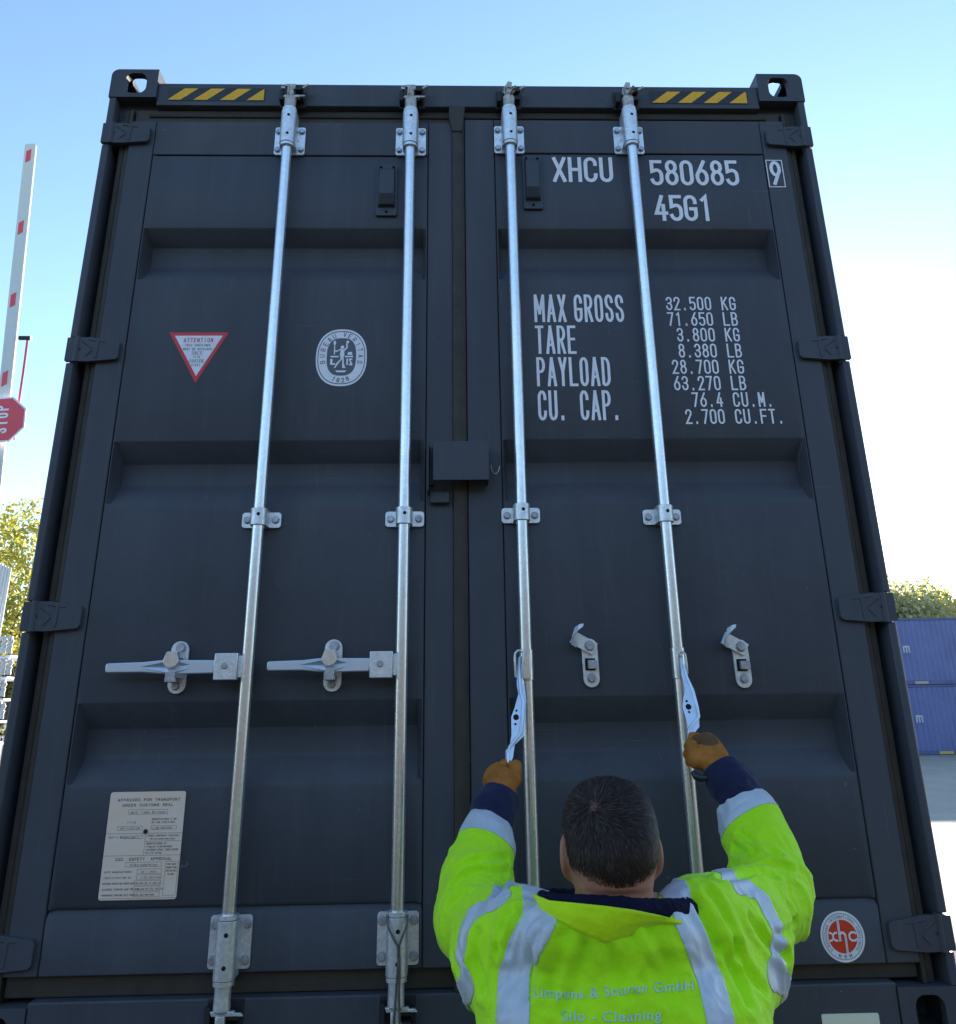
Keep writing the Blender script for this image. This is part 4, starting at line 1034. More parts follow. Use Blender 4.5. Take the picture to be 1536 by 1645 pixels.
# -- body: head, neck, trunk, limbs, hands, one surface
S = SDF((-.25, -1.0, -.01), (.85, -.02, 1.84), .0042)
zc = lambda z: z+GZ
S.ell(HC+(0, .002, -.008), (.0755, .094, .0875), 0); S.cone(HC+(-.015, .0, .018), HC+(.015, .0, .018), .057, .057, .02); S.ell(HC+(0, -.030, -.030), (.0715, .066, .066), .03)
S.ell(HC+(0, .045, -.060), (.056, .054, .062), .03); S.ell(HC+(0, .082, -.088), (.024, .018, .020), .02)
S.ell(HC+(0, .088, .022), (.050, .012, .012), .02); S.cone(HC+(0, .090, .012), HC+(0, .108, -.026), .008, .012, .012)
S.ell(HC+(0, .086, -.058), (.024, .012, .008), .010); 
for sx in (-1, 1):
    S.ell(HC+(sx*.030, .094, .004), (.016, .010, .010), .010, sub=True); S.ell(HC+(sx*.031, .080, .003), (.0125, .0125, .0125), .002)
    R = np.array(Matrix.Rotation(sx*.30, 3, 'Z') @ Matrix.Rotation(-.12, 3, 'X'))
    S.ell(HC+(sx*.0830, .000, -.034), (.0085, .020, .035), .006, R); S.ell(HC+(sx*.0870, -.004, -.031), (.0040, .0145, .026), .003, R, sub=False)
    S.ell(HC+(sx*.0770, .006, -.060), (.007, .012, .014), .008)
S.cone(nk0, nk1, .063, .068, .03); S.cone(HC+(-.028, -.042, -.07), HC+(-.030, -.035, -.16), .026, .024, .02); S.cone(HC+(.030, -.042, -.07), HC+(.036, -.035, -.16), .026, .024, .02)
S.column(.255, -.69, [(zc(-.15), .165, .095), (zc(.05), .17, .10), (zc(.20), .16, .085), (zc(.27), .11, .06)], 2.3, .03)
for (s_, e_, w_, g_, H_) in ((SL, EL_, WL, GL, HL), (SR, ER, WR, GR, HR)):
    S.cone(lp(s_, np.array((.255, -.70, s_[2])), .5), s_, .07, .062, .04); S.cone(s_, e_, .050, .040, .03); S.cone(e_, w_, .040, .030, .02); S.cone(w_, H_['wrist'], .033, .027, .02)
    hand(S, -.0035, pr=.026 if H_ is HR else .024, fr=.0095, k=.02, **H_)
for sx in (-1, 1):
    hip = np.array((.255+sx*.095, -.70, zc(-.22))); kn = np.array((.255+sx*.12, -.68, .50)); an = np.array((.255+sx*.13, -.72, .10))
    S.cone(hip, kn, .085, .055, .04); S.cone(kn, an, .052, .036, .02); S.cone(an+(0, 0, -.04), an+(0, .15, -.06), .032, .028, .02)
P, Q = S.mesh(); P = smoothv(P, Q, 2); N = vnormals(P, Q)
# skin folds across the nape
nap = HC+(0, -.09, -.105)
dd = P-nap; m = np.exp(-((dd[:, 0]/.05)**2))*np.exp(-((dd[:, 2]/.035)**2))*(N[:, 1] < -.2)
P = P-N*(m*.0022*np.cos(dd[:, 2]*2*pi/.019))[:, None]
mk('body', P, Q, M['skin'], man)
headtree = BVHTree.FromPolygons(P.tolist(), [tuple(q) for q in Q.tolist()])

# -- hair: close cap plus many strands
S = SDF(HC-.13, HC+.13, .003)
S.ell(HC+(0, .002, -.008), (.0778, .096, .0900), 0); S.cone(HC+(-.015, .0, .018), HC+(.015, .0, .018), .0595, .0595, .02); S.ell(HC+(0, -.030, -.030), (.0735, .068, .068), .03)
P, Q = S.mesh(); P = smoothv(P, Q, 1)
def hairline(p):           # >0 inside the hair
    d = p-HC
    back = np.clip((-d[:, 1]+.01)/.08, 0, 1)
    low = np.where(d[:, 1] < .0, -.052-.030*np.clip(1-np.abs(d[:, 0])/.075, 0, 1)*back, -.052+np.clip(d[:, 1], 0, .02)*.6+np.clip(d[:, 1]-.02, 0, .07)*1.9)
    f = d[:, 2]-low
    # clear the ears
    e = np.sqrt(((d[:, 1]+.000)/.024)**2+((d[:, 2]+.036)/.040)**2); side = np.abs(d[:, 0]) > .055
    return np.where(side, np.minimum(f, (e-1)*.03), f)+(vnoise(p*260, 2)-.5)*.010
hf = hairline(P[Q].mean(1)); wh = at(955, 1296, -.81); ray_o = Vector((CX, CY, CZ)); hit = headtree.ray_cast(ray_o, (Vector(wh)-ray_o).normalized()); whorl = np.array(hit[0]) if hit[0] else np.array(wh)
cF = P[Q].mean(1); bald = np.linalg.norm(cF-whorl, axis=1)+(vnoise(cF*220, 6)-.5)*.016 < .013
keep = Q[hf > .013]
def compact(P, Q):
    u, inv = np.unique(Q.ravel(), return_inverse=True); return P[u], inv.reshape(Q.shape)
Pk, Qk = compact(P, keep); cap = mk('hair', Pk, Qk, [M['scalp'], M['thin']], man, mi=bald[hf > .013])
# strands
tri = np.concatenate([Q[:, [0, 1, 2]], Q[:, [0, 2, 3]]]); v = P[tri]; ar = np.linalg.norm(np.cross(v[:, 1]-v[:, 0], v[:, 2]-v[:, 0]), axis=1)
NS = 42000; idx = rng.choice(len(tri), NS, p=ar/ar.sum()); b1, b2 = rng.random(NS), rng.random(NS); fl = b1+b2 > 1; b1[fl], b2[fl] = 1-b1[fl], 1-b2[fl]
v = P[tri[idx]]; root = v[:, 0]+(v[:, 1]-v[:, 0])*b1[:, None]+(v[:, 2]-v[:, 0])*b2[:, None]; nr = np.cross(v[:, 1]-v[:, 0], v[:, 2]-v[:, 0]); nr /= np.linalg.norm(nr, axis=1, keepdims=True)
nr = np.where((nr*(root-HC)).sum(1, keepdims=True) < 0, -nr, nr)
hl = hairline(root)
dw = np.linalg.norm(root-whorl, axis=1)
prob = np.clip((hl+.006)/.022, 0, 1)**1.3*np.clip((dw-.002)/.014, .12, 1)
kp = rng.random(NS) < prob; root, nr, hl, dw = root[kp], nr[kp], hl[kp], dw[kp]; n_ = len(root)
out = root-whorl; out -= nr*(out*nr).sum(1, keepdims=True); out /= np.linalg.norm(out, axis=1, keepdims=True)+1e-9
sw = np.cross(nr, out); dn = np.array((0, 0, -1.0))-nr*(-nr[:, 2:3]); fw = np.array((.35, 1.0, .1)); fwp = fw-nr*(nr@fw)[:, None]
wt = np.clip((root-HC)[:, 2:3]/.05+.3, 0, 1)            # 1 on the crown, 0 low down
flow = out*1.0+sw*.45*np.exp(-dw/.03)[:, None]+dn*(1-wt)*1.1+fwp*wt*.7*(dw[:, None] > .015)
flow += (np.stack([vnoise(root*60, s_) for s_ in (1, 2, 3)], 1)-.5)*1.1+rng.normal(0, .16, (n_, 3))
flow -= nr*(flow*nr).sum(1, keepdims=True); flow /= np.linalg.norm(flow, axis=1, keepdims=True)+1e-9
ln = np.interp((root-HC)[:, 2], [-.08, -.04, .0, .05, .09], [.006, .009, .015, .024, .030])*(.7+.6*rng.random(n_))*np.clip(hl/.02, .45, 1)
lift = np.interp((root-HC)[:, 2], [-.08, 0, .06], [.34, .26, .30])
side = np.cross(flow, nr); wd = .0005
V = []; 
for t, up_, w_ in ((0, -.05, 1), (.35, .30, 1), (.7, .46, .8), (1, .50, .15)):
    c = root+flow*(ln*t)[:, None]+nr*(ln*lift*up_*1.6+.0004)[:, None]-nr*((ln*t)**2/.18)[:, None]*.5
    V += [c-side*wd*w_, c+side*wd*w_]
V = np.stack(V, 1); base = np.arange(n_)[:, None]*8
Qs = np.concatenate([base+np.array([[0, 2, 3, 1]])+2*k_ for k_ in range(3)])
M['hairl'] = mat('light_hair_strand', (0.085, 0.060, 0.052), .5, var=.4, vscale=60)
lt = rng.random(n_) < np.interp((root-HC)[:, 2], [-.06, .06], [.06, .14]); hs = mk('hair_strands', V.reshape(-1, 3), Qs, [M['hair'], M['hairl']], man, mi=np.concatenate([lt, lt, lt])); hs.parent = cap

# -- jacket
def jfold(P, N, seed):
    q = P*np.array([13., 13, 6]); a = 1-np.abs(2*vnoise(q+2*vnoise(P*8, seed+1)[:, None], seed)-1)
    b = 1-np.abs(2*vnoise(P*np.array([34., 34, 18])+vnoise(P*20, seed+2)[:, None]*2, seed+3)-1)
    return (a**2-.35)*.0085+(b**3-.2)*.0036
S = SDF((-.30, -1.02, zc(-.40)), (.90, -.10, zc(.68)), .0045)
S.column(.258, -.715, [(zc(-.36), .262, .165), (zc(-.1), .258, .155), (zc(.10), .252, .145), (zc(.24), .244, .138), (zc(.30), .226, .130), (zc(.345), .185, .112, .01), (zc(.385), .12, .085, .02), (zc(.405), .09, .07, .02)], 2.5, .0)
def arm(S, pts, k=.03):
    for (a, b) in zip(pts[:-1], pts[1:]):
        S.cone(A3(*a[:3]), A3(*b[:3]), rpx(*a), rpx(*b), k)
armL = [(868, 1522, -.68, 62), (848, 1515, -.66, 66), (805, 1500, -.54, 62), (762, 1484, -.42, 57), (763, 1455, -.385, 54), (766, 1418, -.345, 50), (774, 1378, -.295, 43), (779, 1356, -.268, 38.5), (782, 1340, -.252, 36)]
armR = [(1112, 1505, -.68, 62), (1132, 1492, -.66, 66), (1185, 1478, -.54, 64), (1239, 1446, -.42, 58), (1240, 1420, -.385, 54), (1230, 1385, -.345, 50), (1216, 1350, -.305, 45.5), (1206, 1320, -.275, 41), (1200, 1305, -.262, 38)]
arm(S, armL); arm(S, armR)
for (u, v_, y, p_) in ((800, 1540, -.58, 74), (835, 1590, -.66, 60), (860, 1500, -.70, 40)): S.cone(A3(u, v_, y), A3(u, v_, y), rpx(u, v_, y, p_), rpx(u, v_, y, p_), .05)
for (u, v_, y, p_) in ((1186, 1535, -.57, 78), (1165, 1590, -.66, 62), (1105, 1490, -.70, 44)): S.cone(A3(u, v_, y), A3(u, v_, y), rpx(u, v_, y, p_), rpx(u, v_, y, p_), .05)
S.cone(A3(905, 1505, -.765), A3(1065, 1508, -.765), .052, .052, .05)
# shoulder bunches
S.cone(A3(1118, 1462, -.66), A3(1160, 1455, -.60), rpx(1130, 1450, -.65, 36), rpx(1130, 1450, -.65, 34), .03)
S.cone(A3(838, 1478, -.66), A3(808, 1478, -.58), rpx(838, 1478, -.65, 32), rpx(838, 1478, -.65, 28), .03)
# open the sleeve ends and the neck
for g_, w_ in ((GL, WL), (GR, WR)):
    ax = (g_-w_); ax /= np.linalg.norm(ax)
P, Q = S.mesh(); P = smoothv(P, Q, 2); N = vnormals(P, Q)
P = P+N*jfold(P, N, 11)[:, None]
tree = BVHTree.FromPolygons(P.tolist(), [tuple(q) for q in Q.tolist()])
def hitj(u, v, tr=None):
    d = Vector(at(u, v, 0))-ray_o; h_ = (tr or tree).ray_cast(ray_o, d.normalized()); return np.array(h_[0]) if h_[0] else None
creases = [  # (amplitude, width, photo points)
 (.010, .008, [(737,1396),(768,1384),(812,1380)]), (.008, .007, [(728,1424),(760,1402),(806,1405)]), (.008, .007, [(812,1400),(806,1425),(801,1440)]), (.006,.006,[(722,1455),(750,1432),(790,1424)]),
 (.009, .008, [(838,1462),(826,1490),(815,1525)]), (.008, .007, [(822,1462),(808,1490),(800,1530)]), (.009, .009, [(768,1500),(762,1540),(778,1590)]), (.007, .008, [(865,1500),(852,1550),(850,1600)]), (.006,.007,[(730,1500),(726,1530),(738,1560)]),
 (.010, .008, [(1180,1362),(1205,1376),(1248,1374)]), (.009, .007, [(1192,1396),(1225,1388),(1268,1394)]), (.009, .008, [(1160,1412),(1200,1404),(1240,1408)]), (.007,.007,[(1188,1338),(1205,1352),(1215,1372)]),
 (.010, .009, [(1112,1446),(1130,1475),(1150,1520)]), (.008, .008, [(1140,1432),(1165,1470),(1182,1530)]), (.010, .009, [(1262,1535),(1235,1515),(1205,1475)]), (.007,.007,[(1275,1480),(1262,1500),(1240,1505)]), (.008,.009,[(1225,1590),(1200,1560),(1180,1520)]),
 (.006, .010, [(905,1490),(898,1540),(888,1590)]), (.006, .010, [(1042,1492),(1070,1545),(1082,1605)]), (.005, .009, [(978,1520),(988,1560),(1010,1600)]), (.007, .009, [(1200,1610),(1182,1570),(1160,1520)]), (.006,.009,[(940,1520),(925,1570),(905,1620)]), (.005,.008,[(1015,1500),(1050,1560),(1090,1640)])]
for amp, wid, pl in creases:
    H3 = [hitj(*p) for p in pl]; H3 = [h_ for h_ in H3 if h_ is not None]
    if len(H3) < 2: continue
    best = np.full(len(P), 9.0); sgn = np.zeros(len(P))
    for a, b in zip(H3[:-1], H3[1:]):
        d = b-a; t = np.clip(((P-a)@d)/(d@d), 0, 1); q = P-a-t[:, None]*d; di = np.linalg.norm(q, axis=1)
        best = np.minimum(best, di)
    e = np.concatenate([[0], np.cumsum([np.linalg.norm(b-a) for a, b in zip(H3[:-1], H3[1:])])])[-1]
    P = P+N*(-amp*np.exp(-(best/wid)**2)+.55*amp*np.exp(-((best-2.0*wid)/(wid*1.1))**2))[:, None]
P = smoothv(P, Q, 1, .35); N = vnormals(P, Q)
# trim the sleeve ends square at the silver cuffs
def slab(p, c, ax): return (p-c)@ax
axL = GL-WL; axL /= np.linalg.norm(axL); axR = GR-WR; axR /= np.linalg.norm(axR)
nearL = np.linalg.norm(P-WL, axis=1) < .12; nearR = np.linalg.norm(P-WR, axis=1) < .13
jk = mk('jacket', P, Q, M['hivis'], man)
tree = BVHTree.FromPolygons(P.tolist(), [tuple(q) for q in Q.tolist()])
def clip_region(P, Q, N, fld, off):
    """patch of the surface where fld < 0, cut along the exact zero line, lifted by off"""
    T = np.concatenate([Q[:, [0, 1, 2]], Q[:, [0, 2, 3]]]); ft = fld[T]; T = T[(ft < 0).any(1)]
    B = P+N*off; vs = []; fs = []; cache = {}
    def vid(i):
        if i not in cache: cache[i] = len(vs); vs.append(B[i])
        return cache[i]
    def cut(i, j):
        k_ = (min(i, j), max(i, j))
        if k_ not in cache:
            t = fld[i]/(fld[i]-fld[j]); cache[k_] = len(vs); vs.append(B[i]*(1-t)+B[j]*t)
        return cache[k_]
    for t in T.tolist():
        poly = []
        for a in range(3):
            i, j = t[a], t[(a+1) % 3]
            if fld[i] < 0: poly.append(vid(i))
            if (fld[i] < 0) != (fld[j] < 0): poly.append(cut(i, j))
        if len(poly) > 2: fs.append(tuple(poly))
    return vs, fs
def patch(name, fld, off, m, parent=None):
    vs, fs = clip_region(P, Q, N, fld, off)
    if not fs: print('EMPTY', name); return None
    me = bpy.data.meshes.new(name); me.from_pydata([tuple(np.array(v)-PR) for v in vs], [], fs); me.materials.append(m); me.update(); me.shade_smooth()
    o = bpy.data.objects.new(name, me); COL.objects.link(o); o.parent = parent or jk
    so = o.modifiers.new('thickness', 'SOLIDIFY'); so.thickness = .0016; so.offset = -1
    return o
ON = .0016
# silver cuffs
d = slab(P, WL, axL); patch('reflective_stripe', np.where(nearL, np.abs(d+.000)-.0285, 1), ON, M['reflect'])
d = slab(P, WR, axR); patch('reflective_stripe', np.where(nearR, np.abs(d-.000)-.0290, 1), ON, M['reflect'])
# rings on the upper arms
for vis, hid, hwid in (([(806,1444),(786,1450),(766,1466),(750,1488),(742,1518),(743,1550),(752,1582)], [(775,1610,-.52),(800,1570,-.46),(812,1500,-.44),(812,1455,-.50)], .0205),
                       ([(1178,1420),(1205,1427),(1227,1448),(1243,1480),(1250,1515),(1250,1548),(1240,1572)], [(1215,1570,-.50),(1180,1530,-.44),(1165,1460,-.44),(1165,1425,-.52)], .0205)):
    crv = [h_ for h_ in (hitj(*p) for p in vis) if h_ is not None]
    for p in hid: crv.append(np.array(tree.find_nearest(Vector(A3(*p)))[0]))
    crv.append(crv[0]); best = np.full(len(P), 9.0)
    for a, b in zip(crv[:-1], crv[1:]):
        m_ = max(1, int(np.linalg.norm(b-a)/.02))
        for k_ in range(m_):
            a2, b2_ = lp(a, b, k_/m_), lp(a, b, (k_+1)/m_)
            a2 = np.array(tree.find_nearest(Vector(a2))[0]); b2_ = np.array(tree.find_nearest(Vector(b2_))[0]); d = b2_-a2
            if d@d < 1e-10: continue
            t = np.clip(((P-a2)@d)/(d@d), 0, 1); best = np.minimum(best, np.linalg.norm(P-a2-t[:, None]*d, axis=1))
    patch('reflective_stripe', best-hwid, ON, M['reflect'])
# braces over the shoulders
for pl in ([(869,1470),(842,1522),(826,1563),(824,1642)], [(1104,1480),(1122,1522),(1143,1576),(1158,1642)]):
    h3 = [hitj(*p) for p in pl]; h3 = [h_ for h_ in h3 if h_ is not None]
    zs = [h_[2] for h_ in h3][::-1]; xs = [h_[0] for h_ in h3][::-1]
    xc = np.interp(P[:, 2], zs, xs); inT = (np.abs(P[:, 1]+.72) < .30) & (np.abs(P[:, 0]-.258) < .24) & (P[:, 1] < -.60)
    wob = (vnoise(P*14, 4)-.5)*.0015
    fld = np.where(inT, np.abs(P[:, 0]-xc)-.0250+wob, 1)
    patch('reflective_stripe', fld, ON, M['reflect'])
# printed words on the back, wrapped on to the cloth
def cloth_text(s_, u0, u1, vfun, hpx, m, name, size_h=None, bold=.004):
    cu = bpy.data.curves.new('t', 'FONT'); cu.body = s_; cu.size = 1; cu.offset = bold; cu.resolution_u = 3; cu.space_character = 1.08
    o = bpy.data.objects.new('t', cu); COL.objects.link(o); bpy.context.view_layer.update(); me = evaluated(o); bpy.data.objects.remove(o)
    vs = np.array([v.co[:] for v in me.vertices]); x0_, x1_ = vs[:, 0].min(), vs[:, 0].max()
    out = []
    for x_, y_, _ in vs:
        t = (x_-x0_)/(x1_-x0_); u = u0+(u1-u0)*t; v = vfun(t)-y_*hpx/.72
        p = hitj(u, v)
        if p is None: p = A3(u, v, -.87)
        d = (np.array(ray_o)-p); d /= np.linalg.norm(d); out.append(tuple(p+d*.0016-PR))
    f = [tuple(p.vertices) for p in me.polygons]
    m2 = bpy.data.meshes.new(name); m2.from_pydata(out, [], f); m2.materials.append(m); m2.update()
    o2 = bpy.data.objects.new(name, m2); COL.objects.link(o2); o2.parent = jk; return o2
vf1 = lambda t: 1601+4.0*sin(pi*min(t*1.6, 1))-13*max(0, t-.25)**1.0
cloth_text('Limpens & Souren GmbH', 857, 1114, vf1, 17.5, M['jackettext'], 'lettering')
vf2 = lambda t: 1640-2*t+4*sin(pi*t*.5)-8*max(0, t-.5)
cloth_text('Silo - Cleaning', 902, 1063, vf2, 17.5, M['jackettext'], 'lettering')

# -- navy sleeve ends
for lst in ([(781, 1346, -.255, 33), (785, 1326, -.24, 35), (793, 1305, -.222, 36.5), (801, 1288, -.208, 32), (805, 1276, -.198, 27)],
            [(1200, 1306, -.262, 34), (1193, 1288, -.25, 37), (1178, 1264, -.232, 37), (1165, 1245, -.215, 33), (1156, 1233, -.205, 28)]):
    ps = [A3(*p[:3]) for p in lst]; lo = np.min(ps, 0)-.09; hi = np.max(ps, 0)+.09
    S = SDF(lo, hi, .0035)
    for a, b in zip(lst[:-1], lst[1:]): S.cone(A3(*a[:3]), A3(*b[:3]), rpx(*a), rpx(*b), .008)
    Pn_, Qn_ = S.mesh(); Pn_ = smoothv(Pn_, Qn_, 2); Nn_ = vnormals(Pn_, Qn_)
    ax = ps[-1]-ps[0]; ax /= np.linalg.norm(ax); t = (Pn_-ps[0])@ax
    # cut the rounded cap flat so it reads as an open cuff with a hem
    T_ = np.linalg.norm(ps[-1]-ps[0]); over = t > T_
    Pn_[over] -= ((t[over]-T_)*.85)[:, None]*ax
    Pn_ += Nn_*((1-np.abs(2*vnoise(Pn_*np.array([40., 40, 40]), 8)-1))*.004-.002)[:, None]
    mk('sleeve_cuff', Pn_, Qn_, M['navy'], jk)

# -- collar: fleece roll and yellow stand-up collar
def loft(rows, name, m, parent, thick=.004, sub=2):
    nr_, nc = len(rows), len(rows[0]); vs = [p for r_ in rows for p in r_]
    f = [(i*nc+j, i*nc+j+1, (i+1)*nc+j+1, (i+1)*nc+j) for i in range(nr_-1) for j in range(nc-1)]
    o = mk(name, np.array([np.array(v) for v in vs]), f, m, parent)
    so = o.modifiers.new('thickness', 'SOLIDIFY'); so.thickness = thick; so.offset = 0
    sb = o.modifiers.new('subdiv', 'SUBSURF'); sb.levels = sb.render_levels = sub; sb.subdivision_type = 'SIMPLE'
    return o
top = [(905,1432,-.58),(868,1432,-.66),(858,1437,-.735),(884,1447,-.790),(925,1451,-.815),(970,1455,-.826),(1018,1462,-.830),(1062,1471,-.822),(1096,1479,-.800),(1126,1481,-.755),(1130,1468,-.67),(1095,1450,-.58)]
bot_ = [(905,1470,-.60),(872,1472,-.68),(872,1462,-.772),(894,1474,-.818),(925,1492,-.850),(970,1511,-.868),(1006,1502,-.864),(1042,1484,-.850),(1088,1482,-.822),(1122,1492,-.76),(1126,1484,-.68),(1095,1480,-.60)]
bot = []
for p in bot_:
    h_ = hitj(p[0], p[1]) if p[2] < -.78 else None
    bot.append((p[0], p[1], float(h_[1])-.003) if h_ is not None else p)
mid = [tuple((np.array(a)*.5+np.array(b)*.5)+np.array((0, 1.0, -.004))) for a, b in zip(top, bot)]
loft([[A3(*p) for p in top], [A3(*p) for p in mid], [A3(*p) for p in bot], [A3(p[0], p[1]+10, p[2]+.03) for p in bot]], 'collar', M['hivis2'], jk, .005)
# fleece lining rolled over the top edge
path = [(905,1440,-.60),(872,1438,-.67),(872,1441,-.745),(900,1447,-.785),(940,1452,-.803),(985,1455,-.808),(1030,1461,-.806),(1072,1463,-.782),(1102,1465,-.742),(1106,1460,-.69),(1090,1450,-.62),(1040,1445,-.57),(960,1440,-.57)]
rad = [.012, .009, .008, .009, .012, .014, .015, .018, .021, .018, .014, .012, .012]
S = SDF((.08, -.90, zc(.36)), (.45, -.52, zc(.50)), .003)
N_ = len(path)
for i in range(N_*8):
    def pp(k_):
        t = (k_ % (N_*8))/8; i0 = int(t) % N_; i1 = (i0+1) % N_; f_ = t-int(t)
        return lp(A3(*path[i0]), A3(*path[i1]), f_), rad[i0]*(1-f_)+rad[i1]*f_, path[i0][2]
    (a, ra, dy), (b, rb, _) = pp(i), pp(i+1); S.cone(a, b, ra, rb, .004)
    S.cone(a, a+(0, .022*(1 if dy < -.69 else -1), -.028), ra*.9, ra*.8, .004)
Pf, Qf = S.mesh(); Pf = smoothv(Pf, Qf, 3); Nf = vnormals(Pf, Qf); Pf += Nf*((vnoise(Pf*160, 9)-.5)*.003+(vnoise(Pf*40, 9)-.5)*.002)[:, None]
mk('collar_lining', Pf, Qf, M['fleece'], jk)

# -- trousers and boots (below the picture)
S = SDF((-.1, -.98, .06), (.62, -.42, 1.05), .009)
S.column(.255, -.70, [(.78, .19, .13), (.90, .19, .125), (1.0, .18, .12)], 2.4, .0)
for sx in (-1, 1):
    kn = np.array((.255+sx*.12, -.68, .50)); an = np.array((.255+sx*.13, -.72, .12)); S.cone((.255+sx*.10, -.70, .86), kn, .105, .080, .05); S.cone(kn, an, .080, .072, .04)
Pt, Qt = S.mesh(); Pt = smoothv(Pt, Qt, 2); Nt = vnormals(Pt, Qt); Pt += Nt*(jfold(Pt, Nt, 31)*1.4)[:, None]; mk('trousers', Pt, Qt, M['trouser'], man)
for sx in (-1, 1):
    ax_ = .255+sx*.13; S = SDF((ax_-.09, -.85, -.01), (ax_+.09, -.50, .26), .006)
    S.cone((ax_, -.725, .05), (ax_, -.60, .045), .046, .044, .02); S.cone((ax_, -.72, .06), (ax_, -.72, .20), .048, .055, .02)
    S.a = np.maximum(S.a, (.002-S.ax[2])[None, None, :].astype(np.float32)); Pb, Qb = S.mesh(); mk('boot', Pb, Qb, M['boot'], man)

# ================================================================ TRAILER UNDER THE CONTAINER
tr = thing('trailer', 'dark skeletal container trailer carrying the tall grey container', 'trailer', (0, 0, 0))
mt = mat('chassis_paint', (0.03, 0.032, 0.036), 0.5, var=0.3, bump=.2, bscale=60)
mb = MB()
for sx in (-1, 1):
    x = sx*.42
    mb.box(x-.07, x+.07, .25, 12.6, 1.02, 1.04); mb.box(x-.07, x+.07, .25, 12.6, .66, .68); mb.box(x-.008, x+.008, .25, 12.6, .6801, 1.0199)
for y in (.30, 2.5, 5, 7.5, 10, 12): mb.box(-1.15, 1.15, y, y+.14, 1.041, 1.128)
mb.build('chassis_frame', mt, tr, bevel=.004)
mb = MB(); mb.box(-1.15, 1.15, .18, .28, .45, .58); 
for sx in (-1, 1): mb.box(sx*.5-.04, sx*.5+.04, .20, .27, .5801, 1.019)
mb.build('rear_bumper', mt, tr, bevel=.01)
ml = mat('tail_lamp_lens', (.45, .02, .015), .25)
for sx in (-1, 1):
    MB().box(sx*.92-.18, sx*.92+.18, .13, .179, .46, .57).build('tail_lamp', ml, tr, bevel=.01)
tyre = mat('tyre_rubber', (.02, .02, .02), .85, bump=.4, bscale=50); rimm = mat('steel_rim', (.4, .4, .42), .4, metal=.7)
for y in (1.6, 2.95, 4.3):
    MB().cyl((-1.0, y, .50), (1.0, y, .50), .07, n=16).build('axle', mt, tr)
    for sx in (-1, 1):
        mb = MB(); xo, xi = sx*1.22, sx*.86
        prof = [(xi, .28), (xi, .46), (xi+sx*.03, .50), (xo-sx*.03, .50), (xo, .46), (xo, .28)]
        n = 40; vs = [(px_, y+r_*cos(2*pi*k_/n), .50+r_*sin(2*pi*k_/n)) for px_, r_ in prof for k_ in range(n)]
        f = [(i*n+k_, i*n+(k_+1) % n, (i+1)*n+(k_+1) % n, (i+1)*n+k_) for i in range(5) for k_ in range(n)]
        w_ = mb.add(vs, f).build('wheel', tyre, tr)
        m2 = MB(); m2.cyl((xi+sx*.05, y, .50), (xo-sx*.06, y, .50), .285, n=36); m2.cyl((xo-sx*.06, y, .5), (xo-sx*.01, y, .5), .11, .09, n=24)
        for k_ in range(10): m2.cyl((xo-sx*.06, y+.16*cos(k_*pi/5), .5+.16*sin(k_*pi/5)), (xo-sx*.04, y+.16*cos(k_*pi/5), .5+.16*sin(k_*pi/5)), .016, n=8)
        m2.build('rim', rimm, w_)

